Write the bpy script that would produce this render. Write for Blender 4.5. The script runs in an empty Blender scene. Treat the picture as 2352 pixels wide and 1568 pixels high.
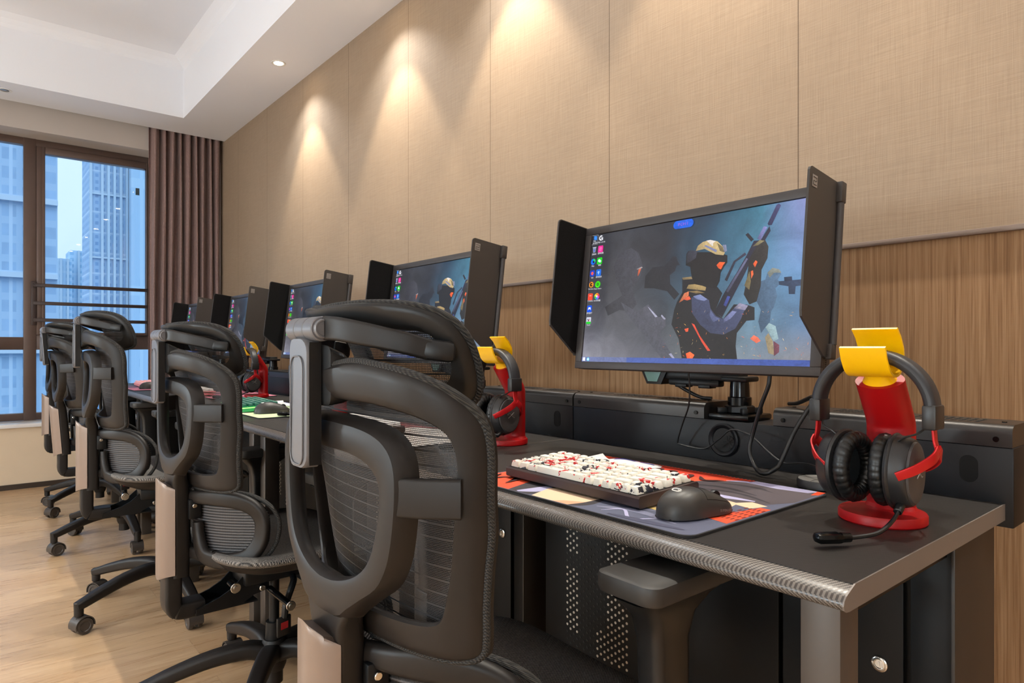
import bpy, bmesh, math, random
from mathutils import Vector, Matrix
PI=math.pi; R=math.radians
rng=random.Random(7)
SC=bpy.context.scene; COL=SC.collection

# ------------------------------------------------------------------ mesh builder
class MB:
    def __init__(s): s.v=[]; s.f=[]; s.mi=[]; s.uv={}; s.col={}
    def add(s,vs,fs,mi=0,uvs=None,cols=None):
        o=len(s.v); s.v+= [tuple(p) for p in vs]
        for k,f in enumerate(fs):
            if uvs: s.uv[len(s.f)]=uvs[k]
            if cols: s.col[len(s.f)]=cols[k]
            s.f.append([i+o for i in f]); s.mi.append(mi)
        return s
    def box(s,x0,x1,y0,y1,z0,z1,b=0.0,mi=0,seg=2):
        bm=bmesh.new(); bmesh.ops.create_cube(bm,size=1)
        for v in bm.verts:
            v.co=Vector(((x0+x1)/2+v.co.x*(x1-x0),(y0+y1)/2+v.co.y*(y1-y0),(z0+z1)/2+v.co.z*(z1-z0)))
        if b>0: bmesh.ops.bevel(bm,geom=bm.edges[:],offset=b,segments=seg,affect='EDGES',profile=.5)
        return s.bm(bm,mi)
    def bm(s,bm,mi=0,mat=None):
        bm.verts.index_update()
        s.add([(mat@v.co if mat else v.co) for v in bm.verts],[[v.index for v in f.verts] for f in bm.faces],mi); bm.free(); return s
    def obox(s,c,ax,ay,az,hx,hy,hz,b=0,mi=0):
        m=MB(); m.box(-hx,hx,-hy,hy,-hz,hz,b)
        ax,ay,az=Vector(ax).normalized(),Vector(ay).normalized(),Vector(az).normalized(); c=Vector(c)
        s.add([c+ax*p[0]+ay*p[1]+az*p[2] for p in m.v],m.f,mi); return s
    def rings(s,rs,mi=0,cap=True,closed=False):
        n=len(rs[0]); vs=[p for r in rs for p in r]; fs=[]
        m=len(rs)
        for i in range(m if closed else m-1):
            j=(i+1)%m
            for k in range(n):
                l=(k+1)%n; fs.append([i*n+k,i*n+l,j*n+l,j*n+k])
        if cap and not closed:
            fs.append(list(range(n))[::-1]); fs.append([(m-1)*n+k for k in range(n)])
        return s.add(vs,fs,mi)
    def cyl(s,p0,p1,r0,r1=None,n=20,mi=0,b=0.0):
        p0,p1=Vector(p0),Vector(p1); r1=r0 if r1 is None else r1
        t=(p1-p0).normalized(); a=t.orthogonal().normalized(); c=t.cross(a)
        L=(p1-p0).length
        st=[(0,r0-b),(b,r0),(L-b,r1),(L,r1-b)] if b>0 else [(0,r0),(L,r1)]
        rs=[[p0+t*d+(a*math.cos(2*PI*k/n)+c*math.sin(2*PI*k/n))*r for k in range(n)] for d,r in st]
        return s.rings(rs,mi)
    def lathe(s,prof,o=(0,0,0),axis='z',n=32,mi=0):
        o=Vector(o); rs=[]
        for r,h in prof:
            rr=[]
            for k in range(n):
                a=2*PI*k/n; c,d=r*math.cos(a),r*math.sin(a)
                rr.append(o+{'z':Vector((c,d,h)),'y':Vector((d,h,c)),'x':Vector((h,c,d))}[axis])
            rs.append(rr)
        return s.rings(rs,mi)
    def tube(s,pts,r,n=8,closed=False,mi=0):
        return s.sweep(pts,lambda i:[(math.cos(2*PI*k/n)*rr(r,i),math.sin(2*PI*k/n)*rr(r,i)) for k in range(n)],closed=closed,mi=mi)
    def sweep(s,pts,prof,normals=None,closed=False,mi=0,cap=True):
        P=[Vector(p) for p in pts]; m=len(P); rs=[]; pn=None
        for i in range(m):
            if closed: t=P[(i+1)%m]-P[i-1]
            else: t=P[min(i+1,m-1)]-P[max(i-1,0)]
            t.normalize()
            if normals is not None:
                nn=Vector(normals(i) if callable(normals) else normals)
            else: nn=pn if pn is not None else t.orthogonal()
            nn=(nn-t*nn.dot(t)).normalized(); pn=nn; b=t.cross(nn)
            rs.append([P[i]+b*x+nn*y for x,y in prof(i)])
        return s.rings(rs,mi,cap,closed)
    def sphere(s,c,rx,ry,rz,n=16,m=10,mi=0):
        c=Vector(c); rs=[]
        for i in range(1,m):
            a=PI*i/m
            rs.append([c+Vector((rx*math.sin(a)*math.cos(2*PI*k/n),ry*math.sin(a)*math.sin(2*PI*k/n),-rz*math.cos(a))) for k in range(n)])
        return s.rings(rs,mi)
    def strip(s,OUT,INN,prof,surf,mi=0,closed=True):
        """band between outline pairs (y,z); prof = closed list of (t across, d depth); surf(y,z)->x"""
        rs=[]
        for (oy,oz),(iy,iz) in zip(OUT,INN):
            ring=[]
            for t,d in prof:
                y=oy+(iy-oy)*t; z=oz+(iz-oz)*t
                ring.append((surf(y,z)+d,y,z))
            rs.append(ring)
        return s.rings(rs,mi,True,closed)
    def grid(s,fn,nu,nv,mi=0,uv=None):
        vs=[fn(i/nu,j/nv) for j in range(nv+1) for i in range(nu+1)]
        fs=[];uvs=[]
        for j in range(nv):
            for i in range(nu):
                a=j*(nu+1)+i; fs.append([a,a+1,a+nu+2,a+nu+1])
                if uv: uvs.append([uv(i/nu,j/nv),uv((i+1)/nu,j/nv),uv((i+1)/nu,(j+1)/nv),uv(i/nu,(j+1)/nv)])
        return s.add(vs,fs,mi,uvs if uv else None)
    def prism(s,poly,f0,f1,mi=0):
        """poly of 2D points, f0/f1 map them to the two faces"""
        n=len(poly); a=[f0(*p) for p in poly]; b=[f1(*p) for p in poly]
        return s.add(a+b,[list(range(n))[::-1],list(range(n,2*n))]+[[k,(k+1)%n,(k+1)%n+n,k+n] for k in range(n)],mi)
    def build(s,name,mats,parent=None,loc=None,ang=38,flat=False):
        me=bpy.data.meshes.new(name); me.from_pydata(s.v,[],s.f)
        for m in (mats if isinstance(mats,(list,tuple)) else [mats]): me.materials.append(m)
        me.polygons.foreach_set('material_index',s.mi)
        if s.uv:
            ul=me.uv_layers.new(name='UVMap')
            for fi,u in s.uv.items():
                for k,li in enumerate(me.polygons[fi].loop_indices): ul.data[li].uv=u[k]
        if s.col:
            ca=me.color_attributes.new('Col','FLOAT_COLOR','CORNER')
            for fi,c in s.col.items():
                for k,li in enumerate(me.polygons[fi].loop_indices):
                    q=c[k] if isinstance(c[0],(tuple,list)) else c
                    ca.data[li].color=(*q[:3],1)
        bm=bmesh.new(); bm.from_mesh(me); bmesh.ops.recalc_face_normals(bm,faces=bm.faces[:]) if not s.col else None
        bm.to_mesh(me); bm.free()
        if not flat:
            me.polygons.foreach_set('use_smooth',[True]*len(me.polygons)); me.set_sharp_from_angle(angle=R(ang))
        me.update()
        o=bpy.data.objects.new(name,me); COL.objects.link(o)
        if parent: o.parent=parent
        if loc: o.location=loc
        return o
def rr(r,i): return r[i] if isinstance(r,(list,tuple)) else r
def rrect(a,b,c=.3,n=4):
    """rounded rectangle profile, half sizes a,b"""
    q=min(a,b)*c*2 if c<=.5 else min(a,b); out=[]
    for cx,cy,st in ((a-q,b-q,0),(-a+q,b-q,1),(-a+q,-b+q,2),(a-q,-b+q,3)):
        for k in range(n+1):
            t=(st+k/n)*PI/2; out.append((cx+q*math.cos(t),cy+q*math.sin(t)))
    return out
def spline(pts,n=8,closed=False):
    P=[Vector(p) for p in pts]; m=len(P); out=[]
    for i in range(m if closed else m-1):
        p0=P[(i-1)%m] if closed or i>0 else P[0]*2-P[1]
        p1,p2=P[i],P[(i+1)%m]
        p3=P[(i+2)%m] if closed or i+2<m else P[-1]*2-P[-2]
        for k in range(n):
            t=k/n
            out.append(.5*((2*p1)+(p2-p0)*t+(2*p0-5*p1+4*p2-p3)*t*t+(3*p1-p0-3*p2+p3)*t**3))
    if not closed: out.append(P[-1])
    return out
def empty(name,loc=(0,0,0),rz=0):
    o=bpy.data.objects.new(name,None); COL.objects.link(o); o.location=loc; o.rotation_euler=(0,0,rz); o.empty_display_size=.05; return o
def tag(o,label,cat,group=None,kind=None):
    o['label']=label; o['category']=cat
    if group: o['group']=group
    if kind: o['kind']=kind
    return o
def struct(o): o['kind']='structure'; return o
def copy_tree(o,parent=None):
    c=o.copy(); COL.objects.link(c)
    if parent: c.parent=parent
    for ch in list(o.children): copy_tree(ch,c)
    return c

# ------------------------------------------------------------------ materials
def lin(h):
    if isinstance(h,str): h=tuple(int(h[i:i+2],16) for i in (0,2,4))
    return tuple((c/255/12.92 if c/255<=.04045 else ((c/255+.055)/1.055)**2.4) for c in h)
class NT:
    def __init__(s,m): s.t=m.node_tree; s.n=s.t.nodes; s.l=s.t.links
    def new(s,ty,**kw):
        n=s.n.new(ty)
        for k,v in kw.items():
            if k.startswith('_'): setattr(n,k[1:],v)
            else: n.inputs[k.replace('__',' ')].default_value=v
        return n
    def link(s,a,b): s.l.new(a,b)
    def math(s,op,a,b=None,c=None):
        n=s.n.new('ShaderNodeMath'); n.operation=op
        for i,x in enumerate((a,b,c)):
            if x is None: continue
            if isinstance(x,(int,float)): n.inputs[i].default_value=x
            else: s.link(x,n.inputs[i])
        return n.outputs[0]
    def mixc(s,f,a,b,mode='MIX'):
        n=s.n.new('ShaderNodeMix'); n.data_type='RGBA'; n.blend_type=mode
        for i,x in ((0,f),(6,a),(7,b)):
            if isinstance(x,(int,float)): n.inputs[i].default_value=x
            elif isinstance(x,tuple): n.inputs[i].default_value=(*x[:3],1)
            else: s.link(x,n.inputs[i])
        return n.outputs[2]
    def ramp(s,f,stops):
        n=s.n.new('ShaderNodeValToRGB'); s.link(f,n.inputs[0])
        e=n.color_ramp.elements
        while len(e)<len(stops): e.new(.5)
        for k,(p,c) in enumerate(stops): e[k].position=p; e[k].color=(*c,1)
        return n.outputs[0]
    def coords(s,kind='Object',scale=(1,1,1),rot=(0,0,0)):
        tc=s.n.new('ShaderNodeTexCoord'); mp=s.n.new('ShaderNodeMapping')
        mp.inputs['Scale'].default_value=scale; mp.inputs['Rotation'].default_value=rot
        s.link(tc.outputs[kind],mp.inputs[0]); return mp.outputs[0]
    def sep(s,v):
        n=s.n.new('ShaderNodeSeparateXYZ'); s.link(v,n.inputs[0]); return n.outputs
    def noise(s,vec,scale,detail=3,rough=.5,dist=0):
        n=s.n.new('ShaderNodeTexNoise'); n.inputs['Scale'].default_value=scale; n.inputs['Detail'].default_value=detail
        n.inputs['Roughness'].default_value=rough; n.inputs['Distortion'].default_value=dist
        s.link(vec,n.inputs['Vector']); return n.outputs['Fac']
    def bump(s,h,strength,dist=.001):
        n=s.n.new('ShaderNodeBump'); n.inputs['Strength'].default_value=strength; n.inputs['Distance'].default_value=dist
        s.link(h,n.inputs['Height']); return n.outputs[0]
def pmat(name,col,rough=.5,metal=0,spec=.5,coat=0,emis=None,es=0,bumpn=None,vary=0):
    m=bpy.data.materials.new(name); m.use_nodes=True; t=NT(m); p=t.n['Principled BSDF']; c=lin(col)
    p.inputs['Base Color'].default_value=(*c,1); p.inputs['Roughness'].default_value=rough; p.inputs['Metallic'].default_value=metal
    p.inputs['Specular IOR Level'].default_value=spec; p.inputs['Coat Weight'].default_value=coat
    if emis: p.inputs['Emission Color'].default_value=(*lin(emis),1); p.inputs['Emission Strength'].default_value=es
    if bumpn or vary:
        v=t.coords()
        if bumpn: t.link(t.bump(t.noise(v,bumpn[0],2),bumpn[1],bumpn[2] if len(bumpn)>2 else .0005),p.inputs['Normal'])
        if vary:
            f=t.noise(v,9,4)
            t.link(t.mixc(f,tuple(x*(1-vary) for x in c),tuple(min(1,x*(1+vary)) for x in c)),p.inputs['Base Color'])
    return m
M={}
M['plastic']=pmat('chair_plastic',(29,24,21),.46,spec=.38,bumpn=(2600,.12,.0003),vary=.05)
M['plastic_dark']=pmat('dark_plastic',(19,18,18),.4,bumpn=(2600,.1,.0003))
M['silver']=pmat('silver_cover',(142,124,112),.38,.35,bumpn=(1200,.15))
M['headtrim']=pmat('hinge_grey',(112,110,112),.4,.25,bumpn=(1200,.15))
M['black']=pmat('black_metal',(17,17,18),.42,.3)
M['gloss_black']=pmat('gloss_black',(12,12,13),.2,.4)
M['chrome']=pmat('chrome',(205,203,198),.18,1)
M['rubber']=pmat('rubber_cable',(17,17,18),.38)
M['caster']=pmat('caster_nylon',(62,55,50),.35)
M['bezel']=pmat('monitor_bezel',(58,53,52),.5,bumpn=(1500,.1))
M['shield']=pmat('shield_plastic',(54,48,44),.55,bumpn=(1500,.1))
M['felt']=pmat('shield_felt',(22,20,19),.95,spec=.15,bumpn=(400,.5),vary=.25)
M['logo_grey']=pmat('logo_grey',(132,124,118),.5)
M['red']=pmat('red_printed_plastic',(158,6,10),.42,spec=.35,vary=.05,bumpn=(60,.05))
M['yellow']=pmat('yellow_printed_plastic',(250,190,0),.35,vary=.04)
M['redmetal']=pmat('red_anodised',(190,22,28),.32,.35)
M['leather']=pmat('leatherette',(20,19,19),.38,bumpn=(160,.35,.001))
M['bandleather']=pmat('band_leatherette',(40,40,43),.45,bumpn=(500,.2))
M['cup']=pmat('cup_plastic',(34,32,32),.4,bumpn=(1200,.1))
M['cupface']=pmat('cup_face',(66,62,61),.48)
M['clothblack']=pmat('ear_cloth',(9,9,9),.95)
M['desk_edge']=pmat('desk_edge_band',(112,103,97),.45,.2,vary=.1)
M['steel']=pmat('painted_steel',(10,9,9),.45,.1,spec=.3,bumpn=(700,.1))
M['steel_brown']=pmat('grey_steel',(80,71,64),.42,.3,vary=.1)
M['panel_dark']=pmat('dark_side_panel',(50,43,37),.45,.2,vary=.1)
M['padtop']=pmat('armrest_top',(44,41,38),.5,bumpn=(2200,.15,.0003))
M['riser']=pmat('riser_steel',(13,13,17),.45,.0,spec=.3,bumpn=(700,.1))
M['cover']=pmat('vent_cover',(64,62,61),.36,.8,bumpn=(700,.12))
M['keywhite']=None
M['white']=pmat('white_plastic',(236,232,226),.4)
M['ceil']=pmat('ceiling_paint',(236,236,240),.85,spec=.2,bumpn=(60,.05,.002))
M['plaster']=pmat('plaster_beige',(214,192,164),.8,spec=.2,bumpn=(25,.12,.004),vary=.04)
M['wallcream']=pmat('wall_paint',(222,212,202),.85,spec=.2)
M['beam']=pmat('beam_paint_shaded',(188,178,170),.85,spec=.2)  # ceiling paint darkened for the beam, its shade put into the colour
M['rail']=pmat('rail_brown',(58,44,40),.45,.2)
M['sill']=pmat('sill_stone',(232,226,222),.35,vary=.03)
M['frame']=pmat('window_frame_brown',(92,74,66),.42,.25,vary=.08)
M['basedark']=pmat('baseboard_dark',(52,38,26),.5)
M['teal']=pmat('teal_trim',(110,150,140),.35)
M['green']=pmat('green_case',(60,150,90),.3,emis=(60,255,140),es=.05)
M['greenkey']=pmat('green_key',(20,96,74),.35)
M['greenlit']=pmat('green_led',(150,255,120),.4,emis=(170,255,120),es=1.2)
M['pink']=pmat('pink_case',(236,150,150),.4)
M['pinkkey']=pmat('pink_key',(244,176,174),.4)
M['puck']=pmat('puck_top',(120,118,114),.5)
M['paper']=pmat('packet_foil',(236,234,236),.35)
M['navy']=pmat('navy_print',(48,56,140),.5)
M['lampring']=pmat('lamp_ring',(225,222,218),.4)
M['lampoff']=pmat('lamp_reflector',(150,146,142),.25,.7)
M['led']=pmat('lamp_lens',(255,255,255),.5,emis=(255,232,190),es=40)
def globe_mat():
    m=bpy.data.materials.new('opal_globe'); m.use_nodes=True; t=NT(m)
    for n in list(t.n): t.n.remove(n)
    o=t.new('ShaderNodeOutputMaterial'); a=t.new('ShaderNodeBsdfTransparent'); a.inputs[0].default_value=(.95,.95,.93,1); e=t.new('ShaderNodeEmission'); e.inputs[0].default_value=(1,.95,.88,1); e.inputs[1].default_value=1.5
    s=t.new('ShaderNodeAddShader'); t.link(a.outputs[0],s.inputs[0]); t.link(e.outputs[0],s.inputs[1]); t.link(s.outputs[0],o.inputs[0]); return m
M['globe']=globe_mat()
M['redtag']=pmat('red_tag',(150,24,28),.5)
M['outline']=pmat('screen_edge',(20,20,22),.4)

def mat_new(name):
    m=bpy.data.materials.new(name); m.use_nodes=True; t=NT(m); return m,t,t.n['Principled BSDF']

# linen wall above, oak veneer below, with panel joints
def wall_mat():
    m,t,p=mat_new('linen_and_oak_panel'); v=t.coords(); x,y,z=t.sep(v)
    n1=t.noise(t.coords(scale=(1,900,14)),1,2); n2=t.noise(t.coords(scale=(1,12,900)),1,2); n3=t.noise(v,2.2,3)
    f=t.math('ADD',t.math('MULTIPLY',n1,.5),t.math('MULTIPLY',n2,.5))
    lin_c=t.ramp(f,[(.32,lin((135,115,96))),(.68,lin((161,140,118)))])
    lin_c=t.mixc(t.math('MULTIPLY',n3,.25),lin_c,lin((180,154,128)))
    # oak: fine vertical grain
    g1=t.noise(t.coords(scale=(1,130,2.6)),1,5,.65,.6); g2=t.noise(t.coords(scale=(1,420,5)),1,3,.6)
    g=t.math('ADD',t.math('MULTIPLY',g1,.55),t.math('MULTIPLY',g2,.45))
    oak=t.ramp(g,[(.3,lin((104,74,48))),(.5,lin((146,112,80))),(.72,lin((176,142,108)))])
    up=t.math('GREATER_THAN',z,1.222)
    c=t.mixc(up,oak,lin_c)
    d=t.math('ABSOLUTE',t.math('SUBTRACT',t.math('FRACT',t.math('MULTIPLY',t.math('SUBTRACT',y,.812-.634*8),1/.634)),.5))
    joint=t.math('GREATER_THAN',d,.5-.0022)
    c=t.mixc(t.math('MULTIPLY',joint,.75),c,lin((70,52,38)))
    t.link(c,p.inputs['Base Color']); p.inputs['Roughness'].default_value=.75; p.inputs['Specular IOR Level'].default_value=.25
    t.link(t.bump(t.math('ADD',f,g),.18,.0012),p.inputs['Normal'])
    return m
M['wall']=wall_mat()
def floor_mat():
    m,t,p=mat_new('oak_plank_floor'); v=t.coords()
    br=t.n.new('ShaderNodeTexBrick'); t.link(v,br.inputs[0]); br.offset=.37
    for k,q in dict(Scale=1,).items(): br.inputs[k].default_value=q
    br.inputs['Mortar Size'].default_value=.0012; br.inputs['Brick Width'].default_value=.92; br.inputs['Row Height'].default_value=.16
    br.inputs['Color1'].default_value=(0,0,0,1); br.inputs['Color2'].default_value=(1,1,1,1); br.inputs['Mortar'].default_value=(.3,.3,.3,1)
    tone=br.outputs['Color']
    wn=t.n.new('ShaderNodeVectorMath'); wn.operation='MULTIPLY_ADD'; t.link(tone,wn.inputs[0]); wn.inputs[1].default_value=(7,3,0); 
    t.link(v,wn.inputs[2])
    mp=t.n.new('ShaderNodeMapping'); mp.inputs['Scale'].default_value=(2.6,26,1); t.link(wn.outputs[0],mp.inputs[0])
    g=t.noise(mp.outputs[0],1,6,.62,1.3)
    mp2=t.n.new('ShaderNodeMapping'); mp2.inputs['Scale'].default_value=(6,240,1); t.link(wn.outputs[0],mp2.inputs[0])
    g2=t.noise(mp2.outputs[0],1,3)
    gg=t.math('ADD',t.math('MULTIPLY',g,.7),t.math('MULTIPLY',g2,.3))
    c=t.ramp(gg,[(.28,lin((164,130,96))),(.52,lin((194,159,122))),(.76,lin((210,180,144)))])
    c=t.mixc(t.math('MULTIPLY',t.sep(tone)[0],.45),c,lin((170,130,90)))
    c=t.mixc(t.math('MULTIPLY',br.outputs['Fac'],.25),c,lin((90,64,40)))
    t.link(c,p.inputs['Base Color']); t.link(t.math('ADD',.17,t.math('MULTIPLY',gg,.25)),p.inputs['Roughness'])
    t.link(t.bump(t.math('SUBTRACT',gg,br.outputs['Fac']),.12,.001),p.inputs['Normal'])
    return m
M['floor']=floor_mat()
def carbon_mat(name,nose=False):
    m,t,p=mat_new(name); x,y,z=t.sep(t.coords())
    s=1/.0013
    a=t.math('FLOOR',t.math('MULTIPLY',t.math('SUBTRACT',x,z) if nose else x,s)); b=t.math('FLOOR',t.math('MULTIPLY',y,s))
    q=t.math('MODULO',t.math('ADD',t.math('ADD',a,b),40000),4)
    k=t.math('LESS_THAN',q,1.5)
    n=t.noise(t.coords(scale=(9,9,9)),1,4)
    if nose: c=t.mixc(k,lin((58,52,48)),lin((112,103,95)))  # paler weave on the front edge: reflected sheen painted into the colour
    else: c=t.mixc(k,lin((12,11,10)),lin((50,46,43)))
    c=t.mixc(t.math('MULTIPLY',n,.2),c,lin((60,54,50)))
    t.link(c,p.inputs['Base Color']); t.link(t.math('ADD',.26 if nose else .36,t.math('MULTIPLY',k,.12)),p.inputs['Roughness'])
    p.inputs['Specular IOR Level'].default_value=.55 if nose else .36
    t.link(t.bump(t.math('ADD',k,t.math('MULTIPLY',n,.5)),.25,.0004),p.inputs['Normal'])
    return m
M['carbon']=carbon_mat('carbon_weave_top'); M['carbon_nose']=carbon_mat('carbon_weave_edge',True)
def mesh_mat(name,pitch,open_,col,wide=1.0,uv=True):
    m,t,p=mat_new(name); x,y,z=t.sep(t.coords('UV'))
    row=t.math('MULTIPLY',y,1/pitch); 
    off=t.math('MULTIPLY',t.math('MODULO',t.math('FLOOR',row),2),.5)
    fx=t.math('SUBTRACT',t.math('FRACT',t.math('ADD',t.math('MULTIPLY',x,1/(pitch*wide)),off)),.5)
    fy=t.math('SUBTRACT',t.math('FRACT',row),.5)
    r=t.math('ADD',t.math('POWER',t.math('ABSOLUTE',fx),2),t.math('POWER',t.math('ABSOLUTE',fy),2))
    hole=t.math('LESS_THAN',r,open_*open_)
    band=t.math('LESS_THAN',t.math('FRACT',t.math('MULTIPLY',y,1/.0168)),.10)   # denser woven rows
    hole=t.math('MULTIPLY',hole,t.math('SUBTRACT',1,band))
    p.inputs['Base Color'].default_value=(*lin(col),1); p.inputs['Roughness'].default_value=.55
    t.link(t.math('SUBTRACT',1,hole),p.inputs['Alpha'])
    t.link(t.bump(t.math('SUBTRACT',.3,r),.5,.0008),p.inputs['Normal'])
    return m
M['mesh']=mesh_mat('chair_mesh_fabric',.0021,.34,(58,55,55),.9)
M['seatmesh']=mesh_mat('seat_mesh_fabric',.0026,.0,(46,43,42))
def weave_rim():
    m,t,p=mat_new('woven_rim'); v=t.coords(); 
    x,y,z=t.sep(v); q=t.math('SINE',t.math('MULTIPLY',t.math('ADD',t.math('ADD',t.math('MULTIPLY',x,1.3),y),z),2300)); q2=t.math('SINE',t.math('MULTIPLY',t.math('SUBTRACT',y,t.math('MULTIPLY',z,.8)),1500)); n=t.math('ADD',.5,t.math('MULTIPLY',t.math('ADD',q,q2),.22)); c=t.ramp(n,[(.3,lin((14,13,13))),(.8,lin((66,62,58)))])
    t.link(c,p.inputs['Base Color']); p.inputs['Roughness'].default_value=.7; t.link(t.bump(n,.9,.002),p.inputs['Normal']); return m
M['rim']=weave_rim()
def seat_mat():
    m,t,p=mat_new('seat_woven_mesh'); x,y,z=t.sep(t.coords())
    f=t.math('MULTIPLY',t.math('SINE',t.math('MULTIPLY',x,1500)),t.math('SINE',t.math('MULTIPLY',y,1900)))
    n=t.noise(t.coords(),260,2)
    c=t.mixc(t.math('GREATER_THAN',t.math('ADD',f,t.math('MULTIPLY',n,.8)),.45),lin((20,19,19)),lin((150,142,134)))
    t.link(c,p.inputs['Base Color']); p.inputs['Roughness'].default_value=.6; t.link(t.bump(f,.6,.001),p.inputs['Normal']); return m
M['seat']=seat_mat()
def weave_mat():
    m,t,p=mat_new('woven_back_mesh'); x,y,z=t.sep(t.coords('UV'))
    f=t.math('SINE',t.math('MULTIPLY',y,900)); g=t.math('MULTIPLY',t.math('SINE',t.math('MULTIPLY',x,2600)),.35); s=t.math('ADD',f,g)
    t.link(t.ramp(s,[(.0,lin((30,28,29))),(.9,lin((104,100,100)))]),p.inputs['Base Color']); p.inputs['Roughness'].default_value=.55; t.link(t.bump(s,.4,.001),p.inputs['Normal']); return m
M['weave']=weave_mat()
def curtain_mat():
    m,t,p=mat_new('curtain_cloth'); n=t.noise(t.coords(scale=(500,500,60)),1,2)
    t.link(t.ramp(n,[(.3,lin((116,90,86))),(.7,lin((148,120,113)))]),p.inputs['Base Color']); p.inputs['Roughness'].default_value=.7
    p.inputs['Sheen Weight'].default_value=.3; t.link(t.bump(n,.15,.001),p.inputs['Normal']); return m
M['curtain']=curtain_mat()
def glass_mat():
    m=bpy.data.materials.new('window_glass'); m.use_nodes=True; t=NT(m)
    for n in list(t.n): t.n.remove(n)
    o=t.new('ShaderNodeOutputMaterial'); tr=t.new('ShaderNodeBsdfTransparent'); tr.inputs[0].default_value=(.9,.96,1,1)
    gl=t.new('ShaderNodeBsdfGlossy'); gl.inputs['Roughness'].default_value=.02; gl.inputs[0].default_value=(1,1,1,1)
    fr=t.new('ShaderNodeFresnel'); fr.inputs[0].default_value=1.35; mx=t.new('ShaderNodeMixShader')
    t.link(fr.outputs[0],mx.inputs[0]); t.link(tr.outputs[0],mx.inputs[1]); t.link(gl.outputs[0],mx.inputs[2]); t.link(mx.outputs[0],o.inputs[0]); return m
M['glass']=glass_mat()
def key_mat():
    m,t,p=mat_new('printed_keycap'); g=t.n.new('ShaderNodeNewGeometry'); v=g.outputs['Position']
    n=t.noise(v,34,3,.6,.6); n2=t.noise(v,160,2); s=t.math('ADD',n,t.math('MULTIPLY',t.math('SUBTRACT',n2,.5),.25))
    c=t.mixc(t.math('GREATER_THAN',s,.60),lin((232,226,212)),lin((190,24,26)))
    mp=t.n.new('ShaderNodeMapping'); mp.inputs['Location'].default_value=(5.2,1.7,3); t.link(v,mp.inputs[0])
    d=t.noise(mp.outputs[0],30,3,.6,1.0)
    c=t.mixc(t.math('GREATER_THAN',d,.615),c,lin((44,44,54)))
    t.link(c,p.inputs['Base Color']); p.inputs['Roughness'].default_value=.45; return m
M['key']=key_mat()
M['kbcase']=pmat('keyboard_case',(60,46,44),.38,.2)
M['mouse']=pmat('mouse_shell',(52,49,46),.42,bumpn=(1500,.08))
M['padedge']=pmat('pad_stitch',(26,24,24),.8)
def print_mat(name,rough=.6,bump=True):
    m,t,p=mat_new(name); a=t.n.new('ShaderNodeVertexColor'); a.layer_name='Col'
    t.link(a.outputs[0],p.inputs['Base Color']); p.inputs['Roughness'].default_value=rough
    if bump: t.link(t.bump(t.noise(t.coords(),1500,1),.2,.0004),p.inputs['Normal'])
    return m
M['print']=print_mat('printed_cloth')
def screen_mats():
    m=bpy.data.materials.new('screen_picture'); m.use_nodes=True; t=NT(m); p=t.n['Principled BSDF']
    a=t.n.new('ShaderNodeVertexColor'); a.layer_name='Col'
    p.inputs['Base Color'].default_value=(.006,.006,.007,1); p.inputs['Roughness'].default_value=.33; p.inputs['Specular IOR Level'].default_value=.3
    v=t.coords('UV',scale=(1.8,1,1)); n=t.noise(v,4.2,6,.62,.8); n2=t.noise(v,90,2)
    f=t.math('ADD',.25,t.math('ADD',t.math('MULTIPLY',n,1.25),t.math('MULTIPLY',n2,.22)))
    sm=t.mixc(1.0,a.outputs[0],f,'MULTIPLY')
    t.link(sm,p.inputs['Emission Color']); p.inputs['Emission Strength'].default_value=.66
    m2=bpy.data.materials.new('screen_artwork'); m2.use_nodes=True; t=NT(m2); p=t.n['Principled BSDF']
    a=t.n.new('ShaderNodeVertexColor'); a.layer_name='Col'
    p.inputs['Base Color'].default_value=(.006,.006,.007,1); p.inputs['Roughness'].default_value=.33; p.inputs['Specular IOR Level'].default_value=.3
    n=t.noise(t.coords('Object'),48,5,.7,1.2); n2=t.noise(t.coords('Object',scale=(1,1,2.2)),210,3); f=t.math('ADD',.12,t.math('ADD',t.math('MULTIPLY',n,1.1),t.math('MULTIPLY',n2,.62)))
    t.link(t.mixc(1.0,a.outputs[0],f,'MULTIPLY'),p.inputs['Emission Color']); p.inputs['Emission Strength'].default_value=.68
    return m,m2
M['screen'],M['art']=screen_mats()
def facade_mat(name,wall,win,band,fw,fh,ww=.55,wh=.5,bandn=3):
    m,t,p=mat_new(name); x,y,z=t.sep(t.coords())
    h=t.math('ADD',x,y)
    fx=t.math('ABSOLUTE',t.math('SUBTRACT',t.math('FRACT',t.math('MULTIPLY',h,1/fw)),.5)); fz=t.math('ABSOLUTE',t.math('SUBTRACT',t.math('FRACT',t.math('MULTIPLY',z,1/fh)),.5))
    w=t.math('MULTIPLY',t.math('LESS_THAN',fx,ww/2),t.math('LESS_THAN',fz,wh/2))
    n=t.noise(t.coords(scale=(1/fw,1/fw,1/fh)),1.1,1)
    wc=t.mixc(n,tuple(c*.8 for c in lin(win)),tuple(min(1,c*1.25) for c in lin(win)))
    c=t.mixc(w,lin(wall),wc)
    b=t.math('LESS_THAN',t.math('FRACT',t.math('MULTIPLY',z,1/(fh*bandn))),.09)
    c=t.mixc(b,c,lin(band))
    b2=t.math('LESS_THAN',t.math('FRACT',t.math('MULTIPLY',h,1/(fw*2.5))),.07)
    c=t.mixc(b2,c,lin(band))
    t.link(c,p.inputs['Base Color']); p.inputs['Roughness'].default_value=.9; p.inputs['Specular IOR Level'].default_value=.1; return m
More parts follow.
